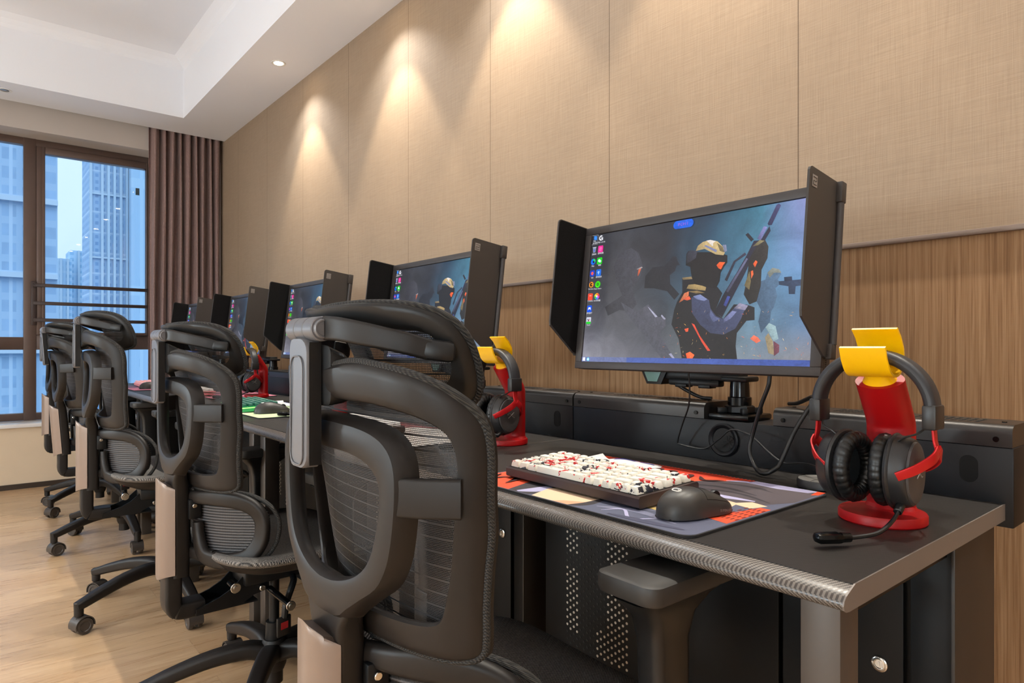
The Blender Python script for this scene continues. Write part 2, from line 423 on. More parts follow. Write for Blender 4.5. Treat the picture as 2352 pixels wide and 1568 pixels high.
# ------------------------------------------------------------------ room (x to the panelled wall, y to the window, z up)
XW=1.62; XL=-2.5; YB=-3.2; ZS=2.657; ZT=3.07; YP=5.70; YS=5.60; YF=5.95
b=MB(); b.box(XL-.1,XW+.1,YB-.1,6.05,-.1,0); struct(b.build('floor',M['floor'],flat=True))
b=MB(); b.box(XW,XW+.1,YB,6.05,0,3.2); struct(b.build('wall_right',M['wall'],flat=True))
b=MB(); b.box(XL-.1,XL,YB,6.05,0,3.2); struct(b.build('wall_left',M['wallcream'],flat=True))
b=MB(); b.box(XL,XW,YB-.1,YB,0,3.2); struct(b.build('wall_front',M['wallcream'],flat=True))
# ceiling: tray slab plus dropped soffit ring, slot for the curtain before the window beam
b=MB(); b.box(XL,XW,YB,6.05,ZT,ZT+.1)
b.box(1.225,XW,YB,YS,ZS,ZT); b.box(XL,-2.05,YB,YS,ZS,ZT); b.box(-2.05,1.225,5.215,YS,ZS,ZT); b.box(-2.05,1.225,YB,-2.8,ZS,ZT)
b.prism([(1.225,3.0),(1.215,3.02),(1.19,3.045),(1.15,ZT),(1.225,ZT)],lambda x,z:(x,-2.8,z),lambda x,z:(x,5.215,z)); b.prism([(5.215,3.0),(5.205,3.02),(5.18,3.045),(5.14,ZT),(5.215,ZT)],lambda y,z:(-2.05,y,z),lambda y,z:(1.225,y,z))
struct(b.build('ceiling',M['ceil'],flat=True))
# window wall: low wall under the sill, beam over the window, jamb behind the curtain
b=MB(); b.box(XL,XW,YP,6.05,0,.425); b.box(XL,XW,YP,6.05,2.507,ZT,mi=2); b.box(1.19,XW,YP,6.05,.425,2.507,mi=1); b.box(XL,-2.3,YP,6.05,.425,2.507,mi=1)
struct(b.build('wall_back',[M['plaster'],M['ceil'],M['beam']],flat=True))
b=MB(); b.box(XL,1.19,5.675,5.93,.425,.452,.004); struct(b.build('window_sill',M['sill']))
b=MB(); b.box(XL,XW,5.688,YP,0,.035); struct(b.build('baseboard_back',M['basedark'],flat=True))
b=MB(); b.box(XW-.012,XW,YB,YP,1.2185,1.2305,.002); struct(b.build('trim_1',pmat('trim_metal',(120,104,94),.4,.4)))
# window frames
b=MB(); fz0,fz1=.452,2.507
for x0,x1 in ((-2.3,-2.24),(-1.6,-1.51),(-.65,-.56),(.325,.40),(1.150,1.19)): b.box(x0,x1,5.9188,5.986,fz0,fz1,.003)
b.box(-2.3,1.19,5.92,5.985,2.455,fz1-.001,.003); b.box(-2.3,1.19,5.92,5.985,fz0+.001,.505,.003)
b.box(-2.3,.33,5.925,5.985,.966,1.058,.003); b.box(.39,1.16,5.925,5.985,.966,1.075,.003)
wf=struct(b.build('window_1',M['frame']))
b=MB()                                                        # opening sash round the right upper pane
for x0,x1,z0,z1 in ((.40,.452,1.075,2.455),(1.112,1.15,1.075,2.455),(.452,1.112,2.405,2.455),(.452,1.112,1.075,1.098)):
    b.box(x0,x1,5.905,5.96,z0,z1,.004)
    b.box(x0+(.034 if x0<.45 else 0),x1-(.028 if x1>1.12 else 0),5.898,5.91,z0+.001,z1-.001,.003)
b.build('sash',M['frame'],wf)
for x0,x1 in ((-2.24,-1.6),(-1.51,-.65),(-.56,.325)):
    for z0,z1 in ((.505,.966),(1.058,2.455)):
        b=MB(); b.box(x0,x1,5.95,5.952,z0,z1); b.build('pane',M['glass'],wf,flat=True)
for x0,x1,z0,z1 in ((.452,1.112,1.098,2.405),(.40,1.15,.505,.966)):
    b=MB(); b.box(x0,x1,5.95,5.952,z0,z1); b.build('pane',M['glass'],wf,flat=True)
b=MB(); b.box(1.045,1.072,5.946,5.9495,2.20,2.255); tag(b.build('window_sticker',pmat('sticker',(70,84,92),.5)),'small dark square sticker on the upper window pane near the curtain','sticker')
# guard rail in front of the pane
g=empty('guard_rail',(.38,5.88,1.175)); tag(g,'brown metal guard rail of three bars across the window','guard rail')
for z in (.008,.131,.262):
    b=MB(); b.box(.0,.80,.0,.018,z-.0125,z+.0125,.003); b.build('bar',M['rail'],g)
for x in (.0,.78):
    b=MB(); b.box(x-.012,x+.02,.016,.034,-.03,.29,.003); b.cyl((x+.006,.0,.262),(x+.006,-.004,.262),.006,n=10); b.cyl((x+.006,.0,.008),(x+.006,-.004,.008),.006,n=10); b.build('bracket',M['rail'],g)
# curtain
def curt(u,v):
    x=1.085+u*.52; ph=u*9.2*2*PI
    a=.034*(.75+.25*v)*math.sin(ph+.5*math.sin(v*3+u*5))+.006*math.sin(ph*2.3+v*2)
    return (x+.006*math.sin(ph*.5+v*4)-(.03*(1-v)**2*(1-u)*math.sin(v*3)),5.645+a,.03+v*2.72)
b=MB(); b.grid(curt,260,24); o=b.build('curtain',M['curtain'],ang=80); tag(o,'brown pleated floor length curtain in the corner beside the window','curtain')
md=o.modifiers.new('thick','SOLIDIFY'); md.thickness=.003
# down lights
def downlight(x,y,on,label,wide=False):
    e=empty('downlight',(x,y,ZS)); tag(e,label,'ceiling light','recessed downlights in the ceiling soffit' if on else None)
    b=MB(); b.lathe([(.026,-.001),(.036,-.004),(.041,-.003),(.0415,.0),(.026,.0)],n=36); b.build('trim_ring',M['lampring'],e)
    b=MB(); b.lathe([(.002,-.0035),(.024,-.0030),(.0262,-.0015),(.0262,-.0004),(.002,-.0004)],n=28)
    b.build('lens',M['led'] if on else M['lampoff'],e)
    if on:
        for nm,en,sz,bl,col in (('beam',SPOT_E,R(72),.4,(1,.885,.70)),('spill',WIDE_E if wide else SPILL_E,R(116) if wide else R(118),.7,(.88,.95,1.0))):
            l=bpy.data.lights.new('downlight_'+nm,'SPOT'); l.energy=en; l.spot_size=sz; l.spot_blend=bl; l.color=col; l.shadow_soft_size=.022
            lo=bpy.data.objects.new('downlight_'+nm,l); COL.objects.link(lo); lo.location=(x,y,ZS-.006)
    return e
SPOT_E=50; SPILL_E=24; WIDE_E=210
downlight(1.418,3.849,True,'lit round recessed downlight in the soffit above the beige wall')
for y in (2.775,1.90,1.02,.1,-.85,-1.8): downlight(1.418,y,True,'lit round recessed downlight in the row above the beige wall')
downlight(.196,5.396,False,'unlit round downlight in the soffit above the window')
for y in (4.3,2.1,-.2): downlight(-2.27,y,True,'unseen round downlight added for brightness along the opposite soffit',True)  # second row, added out of view to brighten the room
# unseen opal globe lamps, added as cool fill along the other side
GLOBE_E=44
for k,y in enumerate((-1.2,1.2,3.6)):
    e=empty('added_fill_lamp',(-1.75,y,0)); tag(e,'unseen white globe lamp added as fill light on the open side of the room','added fill lamp','added globe fill lamps')
    b=MB(); b.cyl((0,0,0),(0,0,.02),.14,n=32,b=.004); b.build('foot',M['lampring'],e)
    b=MB(); b.cyl((0,0,.02),(0,0,.93),.011,n=14); b.build('pole',M['lampring'],e)
    b=MB(); b.sphere((0,0,1.05),.14,.14,.14,24,14); b.build('globe_shade',M['globe'],e,ang=80)
    l=bpy.data.lights.new('added_fill_light','POINT'); l.energy=GLOBE_E; l.color=(.70,.87,1.0); l.shadow_soft_size=.14
    lo=bpy.data.objects.new('added_fill_light',l); COL.objects.link(lo); lo.location=(-1.75,y,1.05)

# ------------------------------------------------------------------ outside: towers, distance haze painted into their colours
def tower(name,label,x0,x1,y0,y1,z0,z1,fm,rib,ribs,slabs):
    e=empty(name,((x0+x1)/2,(y0+y1)/2,z0)); tag(e,label,'building','apartment towers outside the window')
    w,d,h=(x1-x0)/2,(y1-y0)/2,z1-z0
    b=MB(); b.box(-w,w,-d,d,0,h); b.build('tower_block',fm,e,flat=True)
    for x in ribs:
        b=MB(); b.box(x-w-.5,x-w+.5,-d-.9,-d,0,h); b.build('pilaster',rib,e,flat=True)
    for z in slabs:
        b=MB(); b.box(-w,w,-d-.7,-d,z,z+.8); b.build('balcony_slab',rib,e,flat=True)
    return e
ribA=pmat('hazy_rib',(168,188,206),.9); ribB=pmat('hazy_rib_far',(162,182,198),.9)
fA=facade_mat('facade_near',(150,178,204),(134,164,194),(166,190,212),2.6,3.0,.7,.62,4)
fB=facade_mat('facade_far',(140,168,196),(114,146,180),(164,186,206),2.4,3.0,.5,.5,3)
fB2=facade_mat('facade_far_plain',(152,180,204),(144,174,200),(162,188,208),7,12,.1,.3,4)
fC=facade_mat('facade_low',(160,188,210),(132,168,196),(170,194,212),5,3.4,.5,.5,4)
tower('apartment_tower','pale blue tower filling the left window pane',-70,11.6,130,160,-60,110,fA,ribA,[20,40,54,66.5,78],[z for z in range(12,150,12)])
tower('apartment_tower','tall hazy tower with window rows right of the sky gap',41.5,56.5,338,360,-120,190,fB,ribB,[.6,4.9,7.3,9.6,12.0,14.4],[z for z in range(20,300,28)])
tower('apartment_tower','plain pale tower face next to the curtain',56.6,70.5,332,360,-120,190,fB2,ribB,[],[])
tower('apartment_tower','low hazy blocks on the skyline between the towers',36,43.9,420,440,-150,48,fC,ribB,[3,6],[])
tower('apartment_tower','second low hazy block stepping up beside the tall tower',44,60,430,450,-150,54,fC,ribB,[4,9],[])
b=MB(); b.box(-200,300,100,700,-150.5,-150); struct(b.build('ground_outside',pmat('city_ground',(150,170,190),.9),flat=True))

w=bpy.data.worlds.new('overcast'); SC.world=w; w.use_nodes=True; t=NT(w)
bg=t.n['Background']; g=t.n.new('ShaderNodeTexCoord'); sx=t.sep(g.outputs['Generated'])
t.link(t.ramp(sx[2],[(0,(.20,.30,.44)),(.04,(.44,.55,.68)),(.36,(.52,.63,.74)),(.75,(1.9,2.1,2.3))]),bg.inputs[0]); bg.inputs[1].default_value=1.06

cam=bpy.data.cameras.new('camera'); co=bpy.data.objects.new('camera',cam); COL.objects.link(co); SC.camera=co
cam.sensor_width=36; cam.lens=36*1507/2352; cam.shift_y=13/2352; cam.clip_start=.02; cam.clip_end=2000
co.location=(0,0,.985); co.rotation_euler=(PI/2,0,-math.atan2(1256,1507))
SC.view_settings.view_transform='Standard'; SC.view_settings.look='None'; SC.view_settings.exposure=.72; SC.view_settings.gamma=1
SC.view_settings.use_curve_mapping=False
SC.cycles.max_bounces=7; SC.cycles.diffuse_bounces=4; SC.cycles.glossy_bounces=3; SC.cycles.transparent_max_bounces=14; SC.cycles.adaptive_threshold=.03; SC.cycles.sample_clamp_indirect=6; SC.cycles.caustics_reflective=False; SC.cycles.caustics_refractive=False
SC.cycles.use_denoising=True
# ------------------------------------------------------------------ desks
ZD=.75; DY=.92; Y0=.283; XF=.678; XR=1.195
ORD=['nearest','second','third','fourth','farthest']
PLACE=['at the near end of the row','beside the nearest desk','in the middle of the row','second from the window','next to the window']
def make_desk():
    e=empty('gaming_desk',(0,0,0))
    W=DY-.002
    b=MB(); b.box(XF,XR,0,W,ZD-.022,ZD,mi=0); b.build('desktop',[M['carbon']],e,flat=True)
    # bull-nosed front edge
    pr=[(XF+.004,ZD),(.668,.7465),(.658,.7425),(.6535,.7385),(.652,.734),(.6535,.7300),(.658,.7275),(.665,.7265),(XF+.004,.728)]
    b=MB(); b.prism(pr,lambda x,z:(x,0,z),lambda x,z:(x,W,z)); b.build('front_edge',M['carbon_nose'],e,ang=60)
    pe=[(XF,ZD+.0004),(.668,.7468),(.658,.7428),(.653,.7385),(.6515,.734),(.653,.7298),(.658,.7270),(.665,.7262),(XF,.7262),(XR,.7262),(XR,ZD+.0004)]
    b=MB(); b.prism(pe,lambda x,z:(x,-.0015,z),lambda x,z:(x,.0002,z)); b.build('edge_band',M['desk_edge'],e,flat=True)
    # back riser with rounded vent covers on top
    b=MB(); b.box(XR,1.30,-.012,W-.012,.715,.834,.002); ri=b.build('cable_riser',M['riser'],e)
    def ov(y,z,r,h): return [(y+r*math.cos(a),z+(h-r)*(1 if math.sin(a)>0 else -1)+r*math.sin(a)) for a in [2*PI*k/28+.01 for k in range(28)]]
    b=MB(); b.prism(ov(.045,.797,.0125,.021),lambda y,z:(XR-.0006,y,z),lambda y,z:(XR+.001,y,z)); b.build('cable_slot',M['clothblack'],ri,flat=True)
    b=MB(); b.lathe([(.024,.0),(.033,.0),(.034,-.004),(.031,-.006),(.026,-.0045),(.024,-.002)],(XR,.472,.795),'x',36); gr=b.build('cable_grommet',M['riser'],ri)
    b=MB(); b.lathe([(.001,.0),(.0245,.0),(.0245,-.0022),(.001,-.0022)],(XR,.472,.795),'x',30); b.lathe([(.006,0),(.013,0),(.013,-.0036),(.006,-.0036)],(XR,.459,.792),'x',20)
    for k in range(10):
        a=k*2*PI/10; b.cyl((XR-.003,.459+.002*math.cos(a),.792+.002*math.sin(a)),(XR-.003,.459+.0125*math.cos(a),.792+.0125*math.sin(a)),.0009,n=5)
    b.build('brush_cap',M['steel'],ri)
    def cover(y0,y1):
        pc=[(XR+.001,.8345)]+[(XR+.015-.014*math.cos(a),.854+.014*math.sin(a)) for a in [PI/2*k/8 for k in range(9)]]+[(1.289,.868),(1.297,.862),(1.299,.8345)]
        b=MB(); b.prism(pc,lambda x,z:(x,y0,z),lambda x,z:(x,y1,z)); c=b.build('vent_cover',M['cover'],e,ang=50)
        b=MB()
        n=int((y1-y0-.1)/.011)
        for k in range(n):
            if k%12>8:
                if b.v: b.build('vent_grille',M['clothblack'],c,flat=True); b=MB()
                continue
            for j in range(4):
                y=y0+.05+k*.011; x=1.222+j*.013; b.box(x,x+.009,y,y+.0045,.8679,.8684)
        if b.v: b.build('vent_grille',M['clothblack'],c,flat=True)
        for y in (y0+.02,y1-.02):
            b=MB(); b.cyl((XR-.0012,y,.846),(XR+.002,y,.846),.0042,n=12); b.cyl((1.24,y,.8675),(1.24,y,.8695),.0036,n=10); b.build('screw',M['gloss_black'],c)
    cover(-.010,.366); cover(.520,W-.013)
    # legs and cabinets below
    for y0 in (.028,W-.075):
        b=MB(); b.box(.712,.757,y0,y0+.044,0,ZD-.0225,.002); b.build('leg',M['steel_brown'],e)
        b=MB(); b.box(.757,1.06,y0+.006,y0+.038,.69,ZD-.0225); b.build('beam',M['steel'],e,flat=True)
    c=MB(); c.box(1.092,1.245,.030,W-.030,.0,.727); cb=c.build('cabinet_body',M['steel'],e,flat=True)
    b=MB(); b.box(1.082,1.0915,.034,.088,.012,.722,.0015); b.build('cabinet_strip',M['steel'],cb)
    b=MB(); b.box(1.060,1.244,.024,.0295,.0,.722,.0015); b.build('side_panel',M['panel_dark'],cb)
    b=MB(); b.box(1.078,1.0915,.096,.285,.012,.722,.002); d=b.build('lock_door',M['steel'],e)
    b=MB(); b.lathe([(.001,-.003),(.006,-.003),(.0065,-.0045),(.010,-.0045),(.012,-.003),(.012,.0),(.001,.0)],(1.078,.129,.5),'x',28); b.box(1.0738,1.0752,.1283,.1297,.497,.503,mi=0); b.build('cylinder_lock',M['chrome'],d)
    b=MB(); b.box(1.078,1.0915,.292,.53,.012,.722,.002); b.build('blank_panel',M['steel'],e)
    b=MB(); b.box(1.078,1.0915,.537,W-.034,.012,.722,.002); d=b.build('vent_door',M['steel'],e)
    b=MB()                                               # vent holes as flat discs, some painted pale like light showing through
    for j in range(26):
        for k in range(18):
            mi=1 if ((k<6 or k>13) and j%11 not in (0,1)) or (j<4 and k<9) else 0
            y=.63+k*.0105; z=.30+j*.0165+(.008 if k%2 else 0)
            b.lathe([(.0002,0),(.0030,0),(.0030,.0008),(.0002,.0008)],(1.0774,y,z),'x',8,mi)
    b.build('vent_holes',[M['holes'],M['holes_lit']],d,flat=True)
    return e
m,t,p=mat_new('vent_hole_mesh'); g=t.n.new('ShaderNodeNewGeometry'); sx=t.sep(g.outputs['Position'])
f=t.math('FRACT',t.math('MULTIPLY',sx[2],6.2)); t.link(t.mixc(t.math('LESS_THAN',f,.18),lin((8,8,8)),lin((20,18,17))),p.inputs['Base Color']); M['holes']=m; M['holes_lit']=pmat('holes_painted_lit',(196,184,168),.6)  # pale disc colour stands in for light seen through the door
desk=make_desk()
for i in range(5):
    d=desk if i==0 else copy_tree(desk)
    d.location=(0,Y0+DY*i,0)
    tag(d,['black carbon weave desk at the near right end, under the red and white keyboard','black carbon weave desk behind the nearest chair, second from the near end','black carbon weave desk under the green keyboard','black carbon weave desk second from the window','black carbon weave desk under the pink keyboard by the window'][i],'desk','row of computer desks')

# ------------------------------------------------------------------ monitors
ART=[
((58,58,66),[(0.137,0.728),(0.163,0.824),(0.224,0.855),(0.268,0.808),(0.292,0.712),(0.287,0.638),(0.269,0.585),(0.249,0.547),(0.278,0.427),(0.251,0.376),(0.189,0.391),(0.128,0.352),(0.107,0.42),(0.198,0.499),(0.16,0.614)]),
((196,92,56),[(0.27,0.641),(0.273,0.681),(0.287,0.698),(0.281,0.659),(0.273,0.632)]),
((150,140,140),[(0.263,0.689),(0.289,0.702),(0.293,0.693),(0.268,0.682)]),
((34,34,41),[(0.424,0.725),(0.438,0.751),(0.455,0.743),(0.461,0.713),(0.474,0.682),(0.458,0.679),(0.453,0.643),(0.43,0.617),(0.435,0.554),(0.481,0.478),(0.46,0.44),(0.423,0.505),(0.359,0.533),(0.31,0.54),(0.311,0.629),(0.344,0.687),(0.4,0.688)]),
((74,98,124),[(0.807,0.518),(0.828,0.528),(0.834,0.572),(0.851,0.598),(0.873,0.585),(0.884,0.555),(0.872,0.522),(0.885,0.498),(0.866,0.47),(0.874,0.425),(0.865,0.355),(0.856,0.329),(0.854,0.263),(0.839,0.233),(0.825,0.198),(0.812,0.27),(0.819,0.341),(0.801,0.397)]),
((128,132,124),[(0.834,0.57),(0.851,0.598),(0.875,0.585),(0.884,0.562),(0.858,0.566),(0.843,0.537)]),
((44,58,84),[(0.876,0.511),(0.963,0.512),(0.964,0.476),(0.936,0.473),(0.935,0.426),(0.914,0.429),(0.911,0.476),(0.878,0.489)]),
((34,46,70),[(0.894,0.534),(0.921,0.534),(0.923,0.509),(0.896,0.508)]),
((140,166,172),[(0.851,0.259),(0.875,0.239),(0.888,0.162),(0.872,0.148),(0.851,0.205),(0.839,0.232)]),
((150,134,104),[(0.84,0.171),(0.856,0.075),(0.877,0.065),(0.869,0.148),(0.851,0.198)]),
((112,62,76),[(0.871,0.149),(0.892,0.125),(0.893,0.082),(0.876,0.058)]),
((30,28,32),[(0.489,0.587),(0.54,0.59),(0.584,0.523),(0.645,0.505),(0.666,0.462),(0.641,0.346),(0.677,0.294),(0.715,0.385),(0.764,0.38),(0.795,0.359),(0.798,0.28),(0.768,0.277),(0.734,0.201),(0.733,0.119),(0.745,0.008),(0.516,0.02),(0.493,0.169),(0.455,0.27),(0.463,0.369),(0.474,0.429),(0.494,0.487)]),
((62,68,98),[(0.537,0.447),(0.574,0.463),(0.613,0.423),(0.622,0.366),(0.647,0.315),(0.677,0.294),(0.71,0.348),(0.736,0.392),(0.77,0.374),(0.756,0.337),(0.747,0.292),(0.727,0.229),(0.682,0.192),(0.628,0.204),(0.583,0.261),(0.544,0.343)]),
((116,126,168),[(0.543,0.456),(0.574,0.465),(0.606,0.429),(0.592,0.419),(0.56,0.434)]),
((112,118,160),[(0.679,0.292),(0.711,0.344),(0.728,0.337),(0.706,0.294),(0.679,0.27)]),
((92,100,140),[(0.622,0.357),(0.642,0.313),(0.663,0.295),(0.637,0.275),(0.62,0.319)]),
((134,130,154),[(0.716,0.36),(0.737,0.392),(0.77,0.372),(0.76,0.344)]),
((154,130,84),[(0.512,0.512),(0.52,0.537),(0.558,0.538),(0.597,0.511),(0.595,0.488),(0.554,0.499)]),
((128,106,68),[(0.519,0.491),(0.56,0.492),(0.593,0.473),(0.555,0.474)]),
((132,112,78),[(0.489,0.59),(0.54,0.592),(0.538,0.574),(0.493,0.575)]),
((28,25,27),[(0.5,0.754),(0.509,0.772),(0.548,0.756),(0.635,0.739),(0.676,0.709),(0.678,0.662),(0.666,0.635),(0.654,0.599),(0.652,0.544),(0.639,0.496),(0.546,0.538),(0.531,0.589),(0.521,0.66),(0.501,0.674)]),
((186,162,114),[(0.541,0.766),(0.549,0.8),(0.57,0.822),(0.601,0.828),(0.632,0.811),(0.654,0.773),(0.665,0.731),(0.66,0.713),(0.629,0.724),(0.579,0.772)]),
((214,204,196),[(0.584,0.827),(0.601,0.828),(0.625,0.815),(0.614,0.805),(0.613,0.78),(0.602,0.798)]),
((112,100,72),[(0.63,0.802),(0.654,0.771),(0.663,0.731),(0.644,0.745)]),
((122,126,152),[(0.654,0.783),(0.668,0.781),(0.673,0.739),(0.662,0.731)]),
((120,124,160),[(0.575,0.793),(0.584,0.797),(0.632,0.753),(0.629,0.738)]),
((52,52,64),[(0.504,0.753),(0.515,0.777),(0.548,0.764),(0.544,0.716),(0.504,0.683)]),
((236,92,40),[(0.634,0.652),(0.646,0.671),(0.669,0.665),(0.661,0.646),(0.654,0.62),(0.643,0.63)]),
((60,58,94),[(0.823,0.878),(0.852,0.99),(0.86,0.995),(0.868,0.981),(0.839,0.867),(0.828,0.866)]),
((120,120,170),[(0.788,0.792),(0.81,0.867),(0.823,0.858),(0.802,0.779)]),
((40,38,54),[(0.802,0.781),(0.831,0.862),(0.836,0.831),(0.805,0.739),(0.774,0.672),(0.747,0.566),(0.672,0.304),(0.64,0.346),(0.671,0.455),(0.718,0.589),(0.752,0.694),(0.776,0.782)]),
((86,86,112),[(0.681,0.474),(0.752,0.678),(0.758,0.669),(0.689,0.464)]),
((46,44,60),[(0.672,0.549),(0.703,0.666),(0.745,0.714),(0.751,0.698),(0.711,0.659),(0.682,0.538)]),
((40,38,46),[(0.742,0.829),(0.752,0.839),(0.776,0.791),(0.766,0.779)]),
((46,42,40),[(0.764,0.674),(0.784,0.734),(0.798,0.782),(0.818,0.778),(0.832,0.733),(0.831,0.661),(0.812,0.592),(0.813,0.492),(0.801,0.395),(0.775,0.379),(0.751,0.445),(0.758,0.527)]),
((122,112,82),[(0.772,0.746),(0.798,0.782),(0.816,0.773),(0.793,0.75)]),
((112,98,66),[(0.751,0.501),(0.767,0.59),(0.775,0.525),(0.771,0.471)]),
((232,92,44),[(0.779,0.634),(0.788,0.656),(0.795,0.644),(0.787,0.611)]),
((214,96,50),[(0.772,0.589),(0.78,0.594),(0.783,0.569),(0.776,0.539)]),
((58,70,140),[(0.674,0.384),(0.688,0.443),(0.699,0.436),(0.685,0.373)]),
((74,74,84),[(0.193,0.451),(0.281,0.371),(0.337,0.419),(0.391,0.324),(0.427,0.32),(0.429,0.259),(0.397,0.209),(0.484,0.026),(0.427,0.024),(0.221,0.376)]),
((160,160,182),[(0.334,0.404),(0.345,0.392),(0.387,0.328),(0.377,0.323)]),
((160,160,182),[(0.407,0.341),(0.427,0.309),(0.42,0.304),(0.403,0.331)]),
((150,150,176),[(0.453,0.065),(0.465,0.07),(0.487,0.026),(0.477,0.026)]),
((190,104,66),[(0.482,0.416),(0.504,0.481),(0.523,0.491),(0.524,0.461),(0.5,0.432)]),
((228,84,48),[(0.516,0.235),(0.534,0.241),(0.533,0.217),(0.523,0.215)]),
((214,70,46),[(0.546,0.273),(0.559,0.263),(0.587,0.184),(0.634,0.089),(0.622,0.087),(0.595,0.146)]),
((250,96,44),[(0.53,0.069),(0.548,0.081),(0.568,0.06),(0.558,0.027),(0.538,0.03)]),
((228,90,56),[(0.499,0.441),(0.527,0.458),(0.535,0.437),(0.519,0.429)]),
((226,110,84),[(0.786,0.164),(0.799,0.186),(0.815,0.172),(0.826,0.15),(0.811,0.136)]),
]
def build_screen(pill=False):
    b=MB(); W,H=.535,.297; x0=-W/2; z0=.0161
    top=[[(52,52,58),(58,60,68),(48,50,58),(40,62,84),(70,128,154),(152,150,208)],
         [(60,60,66),(60,60,66),(44,44,52),(48,84,108),(80,130,158),(132,150,204)],
         [(72,72,78),(66,66,72),(54,64,76),(58,90,112),(96,136,168),(96,140,184)],
         [(98,98,106),(86,86,94),(70,72,80),(84,98,104),(100,132,154),(92,122,160)],
         [(152,150,164),(108,106,116),(88,88,98),(112,118,120),(122,132,144),(142,136,136)]]
    def colat(u,v):
        x=u*5; y=(1-v)*4; i=min(int(x),4); j=min(int(y),3); fx=x-i; fy=y-j
        return tuple(sum(w*lin(top[j+dj][i+di])[k] for di,dj,w in ((0,0,(1-fx)*(1-fy)),(1,0,fx*(1-fy)),(0,1,(1-fx)*fy),(1,1,fx*fy))) for k in range(3))
    P=lambda u,v,d=0:(-d,-(x0+u*W),z0+v*H)
    N=20
    for i in range(N):
        for j in range(N):
            q=[(i/N,j/N),((i+1)/N,j/N),((i+1)/N,(j+1)/N),(i/N,(j+1)/N)]
            b.add([P(*c) for c in q],[[0,1,2,3]],0,[q],[[colat(*c) for c in q]])
    dep=[.0002]
    def poly(pts,c,step=True,shade=False):
        if step: dep[0]+=.00001
        n=len(pts); L=lin(c)
        if shade:
            us=[p[0] for p in pts]; vs=[p[1] for p in pts]; du=max(us)-min(us)+1e-6; dv=max(vs)-min(vs)+1e-6
            L=[tuple(k*(.55+.55*((u-min(us))/du)+.45*((v-min(vs))/dv)) for k in L) for u,v in pts]
        b.add([P(u,v,dep[0]) for u,v in pts],[list(range(n))],1,None,[L])
    for c,pts in ART: poly(pts,c,True,True)
    r2=random.Random(3)
    for k in range(90):                                   # sparks
        u=.42+.57*r2.random(); v=.03+.34*r2.random()**1.6; s=.0012+.0028*r2.random(); a=r2.random()*3
        c=r2.choice([(255,196,96),(255,150,60),(240,110,60),(255,230,180)])
        poly([(u-s*math.cos(a)*2,v-s*math.sin(a)*3),(u+s*.4,v+s*.5),(u+s*math.cos(a)*2,v+s*math.sin(a)*3)],c)
    def rrp(cu,cv,w,h,r,n=5):
        r=min(r,w,h); o=[]
        for sx,sy,st in ((1,1,0),(-1,1,1),(-1,-1,2),(1,-1,3)):
            for k in range(n+1):
                a=(st+k/n)*PI/2; o.append((cu+(sx*(w-r)+r*math.cos(a))/W,cv+(sy*(h-r)+r*math.sin(a))/H))
        return o
    def disc(cu,cv,r,a0=0,a1=2*PI,n=20): return [(cu+r*math.cos(a0+(a1-a0)*k/n)/W,cv+r*math.sin(a0+(a1-a0)*k/n)/H) for k in range(n+(0 if a1-a0>6.2 else 1))]
    def text(s,cu,cv,h,c):
        fc=bpy.data.curves.new('t','FONT'); fc.body=s; fc.size=h; fc.align_x='CENTER'; fc.align_y='CENTER'; fc.resolution_u=1
        to=bpy.data.objects.new('t',fc); COL.objects.link(to); bpy.context.view_layer.update()
        me=to.to_mesh()
        dep[0]+=.00001
        vs=[P(cu+v.co.x/W,cv+v.co.y/H,dep[0]) for v in me.vertices]; fs=[list(p.vertices) for p in me.polygons]
        if fs: b.add(vs,fs,1,None,[lin(c)]*len(fs))
        to.to_mesh_clear(); bpy.data.objects.remove(to); bpy.data.curves.remove(fc)
    # taskbar
    poly([(0,0),(1,0),(1,.036),(0,.036)],(62,86,164)); poly([(0,0),(.25,0),(.25,.036),(0,.036)],(98,108,156))
    for du,dv in ((0,0),(.0075,0),(0,.0135),(.0075,.0135)): poly([(.006+du,.006+dv),(.0125+du,.006+dv),(.0125+du,.018+dv),(.006+du,.018+dv)],(245,245,255))
    poly(disc(.037,.018,.0042),(90,200,240)); poly(disc(.037,.018,.0022),(240,250,250))
    # name pill at the top
    if pill:
        b=MB(); dep[0]=.0022; poly(rrp(.478,.967,.0245,.0085,.0085),(14,96,226)); text('PC011',.478,.966,.0092,(176,84,196)); return b
    W1=(244,244,252); Z=.0072
    IL=[(0.019,0.969),(0.02,0.879),(0.019,0.786),(0.02,0.693),(0.019,0.603),(0.02,0.507),(0.021,0.412),(0.022,0.319)]
    IR=[(0.055,0.968),(0.057,0.88),(0.057,0.786),(0.057,0.693),(0.058,0.601),(0.059,0.507)]
    for (u,v),s in zip(IL,['此电脑','回收站','Edge','QQ','WeGame','个人中心','游戏盒子','Steam']): text(s,u+.001,v-.034,.0045,W1)
    for (u,v),s in zip(IR,['罗技 G HUB','雷神设置','微信','游戏加速','Razer Axon','360浏览器']): text(s,u+.002,v-.034,.0045,W1)
    u,v=IL[0]
    for a,c,d,e_ in ((-.018,.030,.018,.028),(-.018,-.046,.018,-.044)): poly([(u+a,v+c),(u+d,v+c),(u+d,v+e_),(u+a,v+e_)],(190,190,196))
    poly([(u+.017,v-.046),(u+.018,v-.046),(u+.018,v+.03),(u+.017,v+.03)],(190,190,196))
    poly([(u-.006,v-.006),(u+.011,v-.012),(u+.011,v+.02),(u-.006,v+.024)],(60,140,235)); poly([(u-.009,v-.018),(u+.008,v-.022),(u+.004,v-.015),(u-.009,v-.013)],(215,225,240))
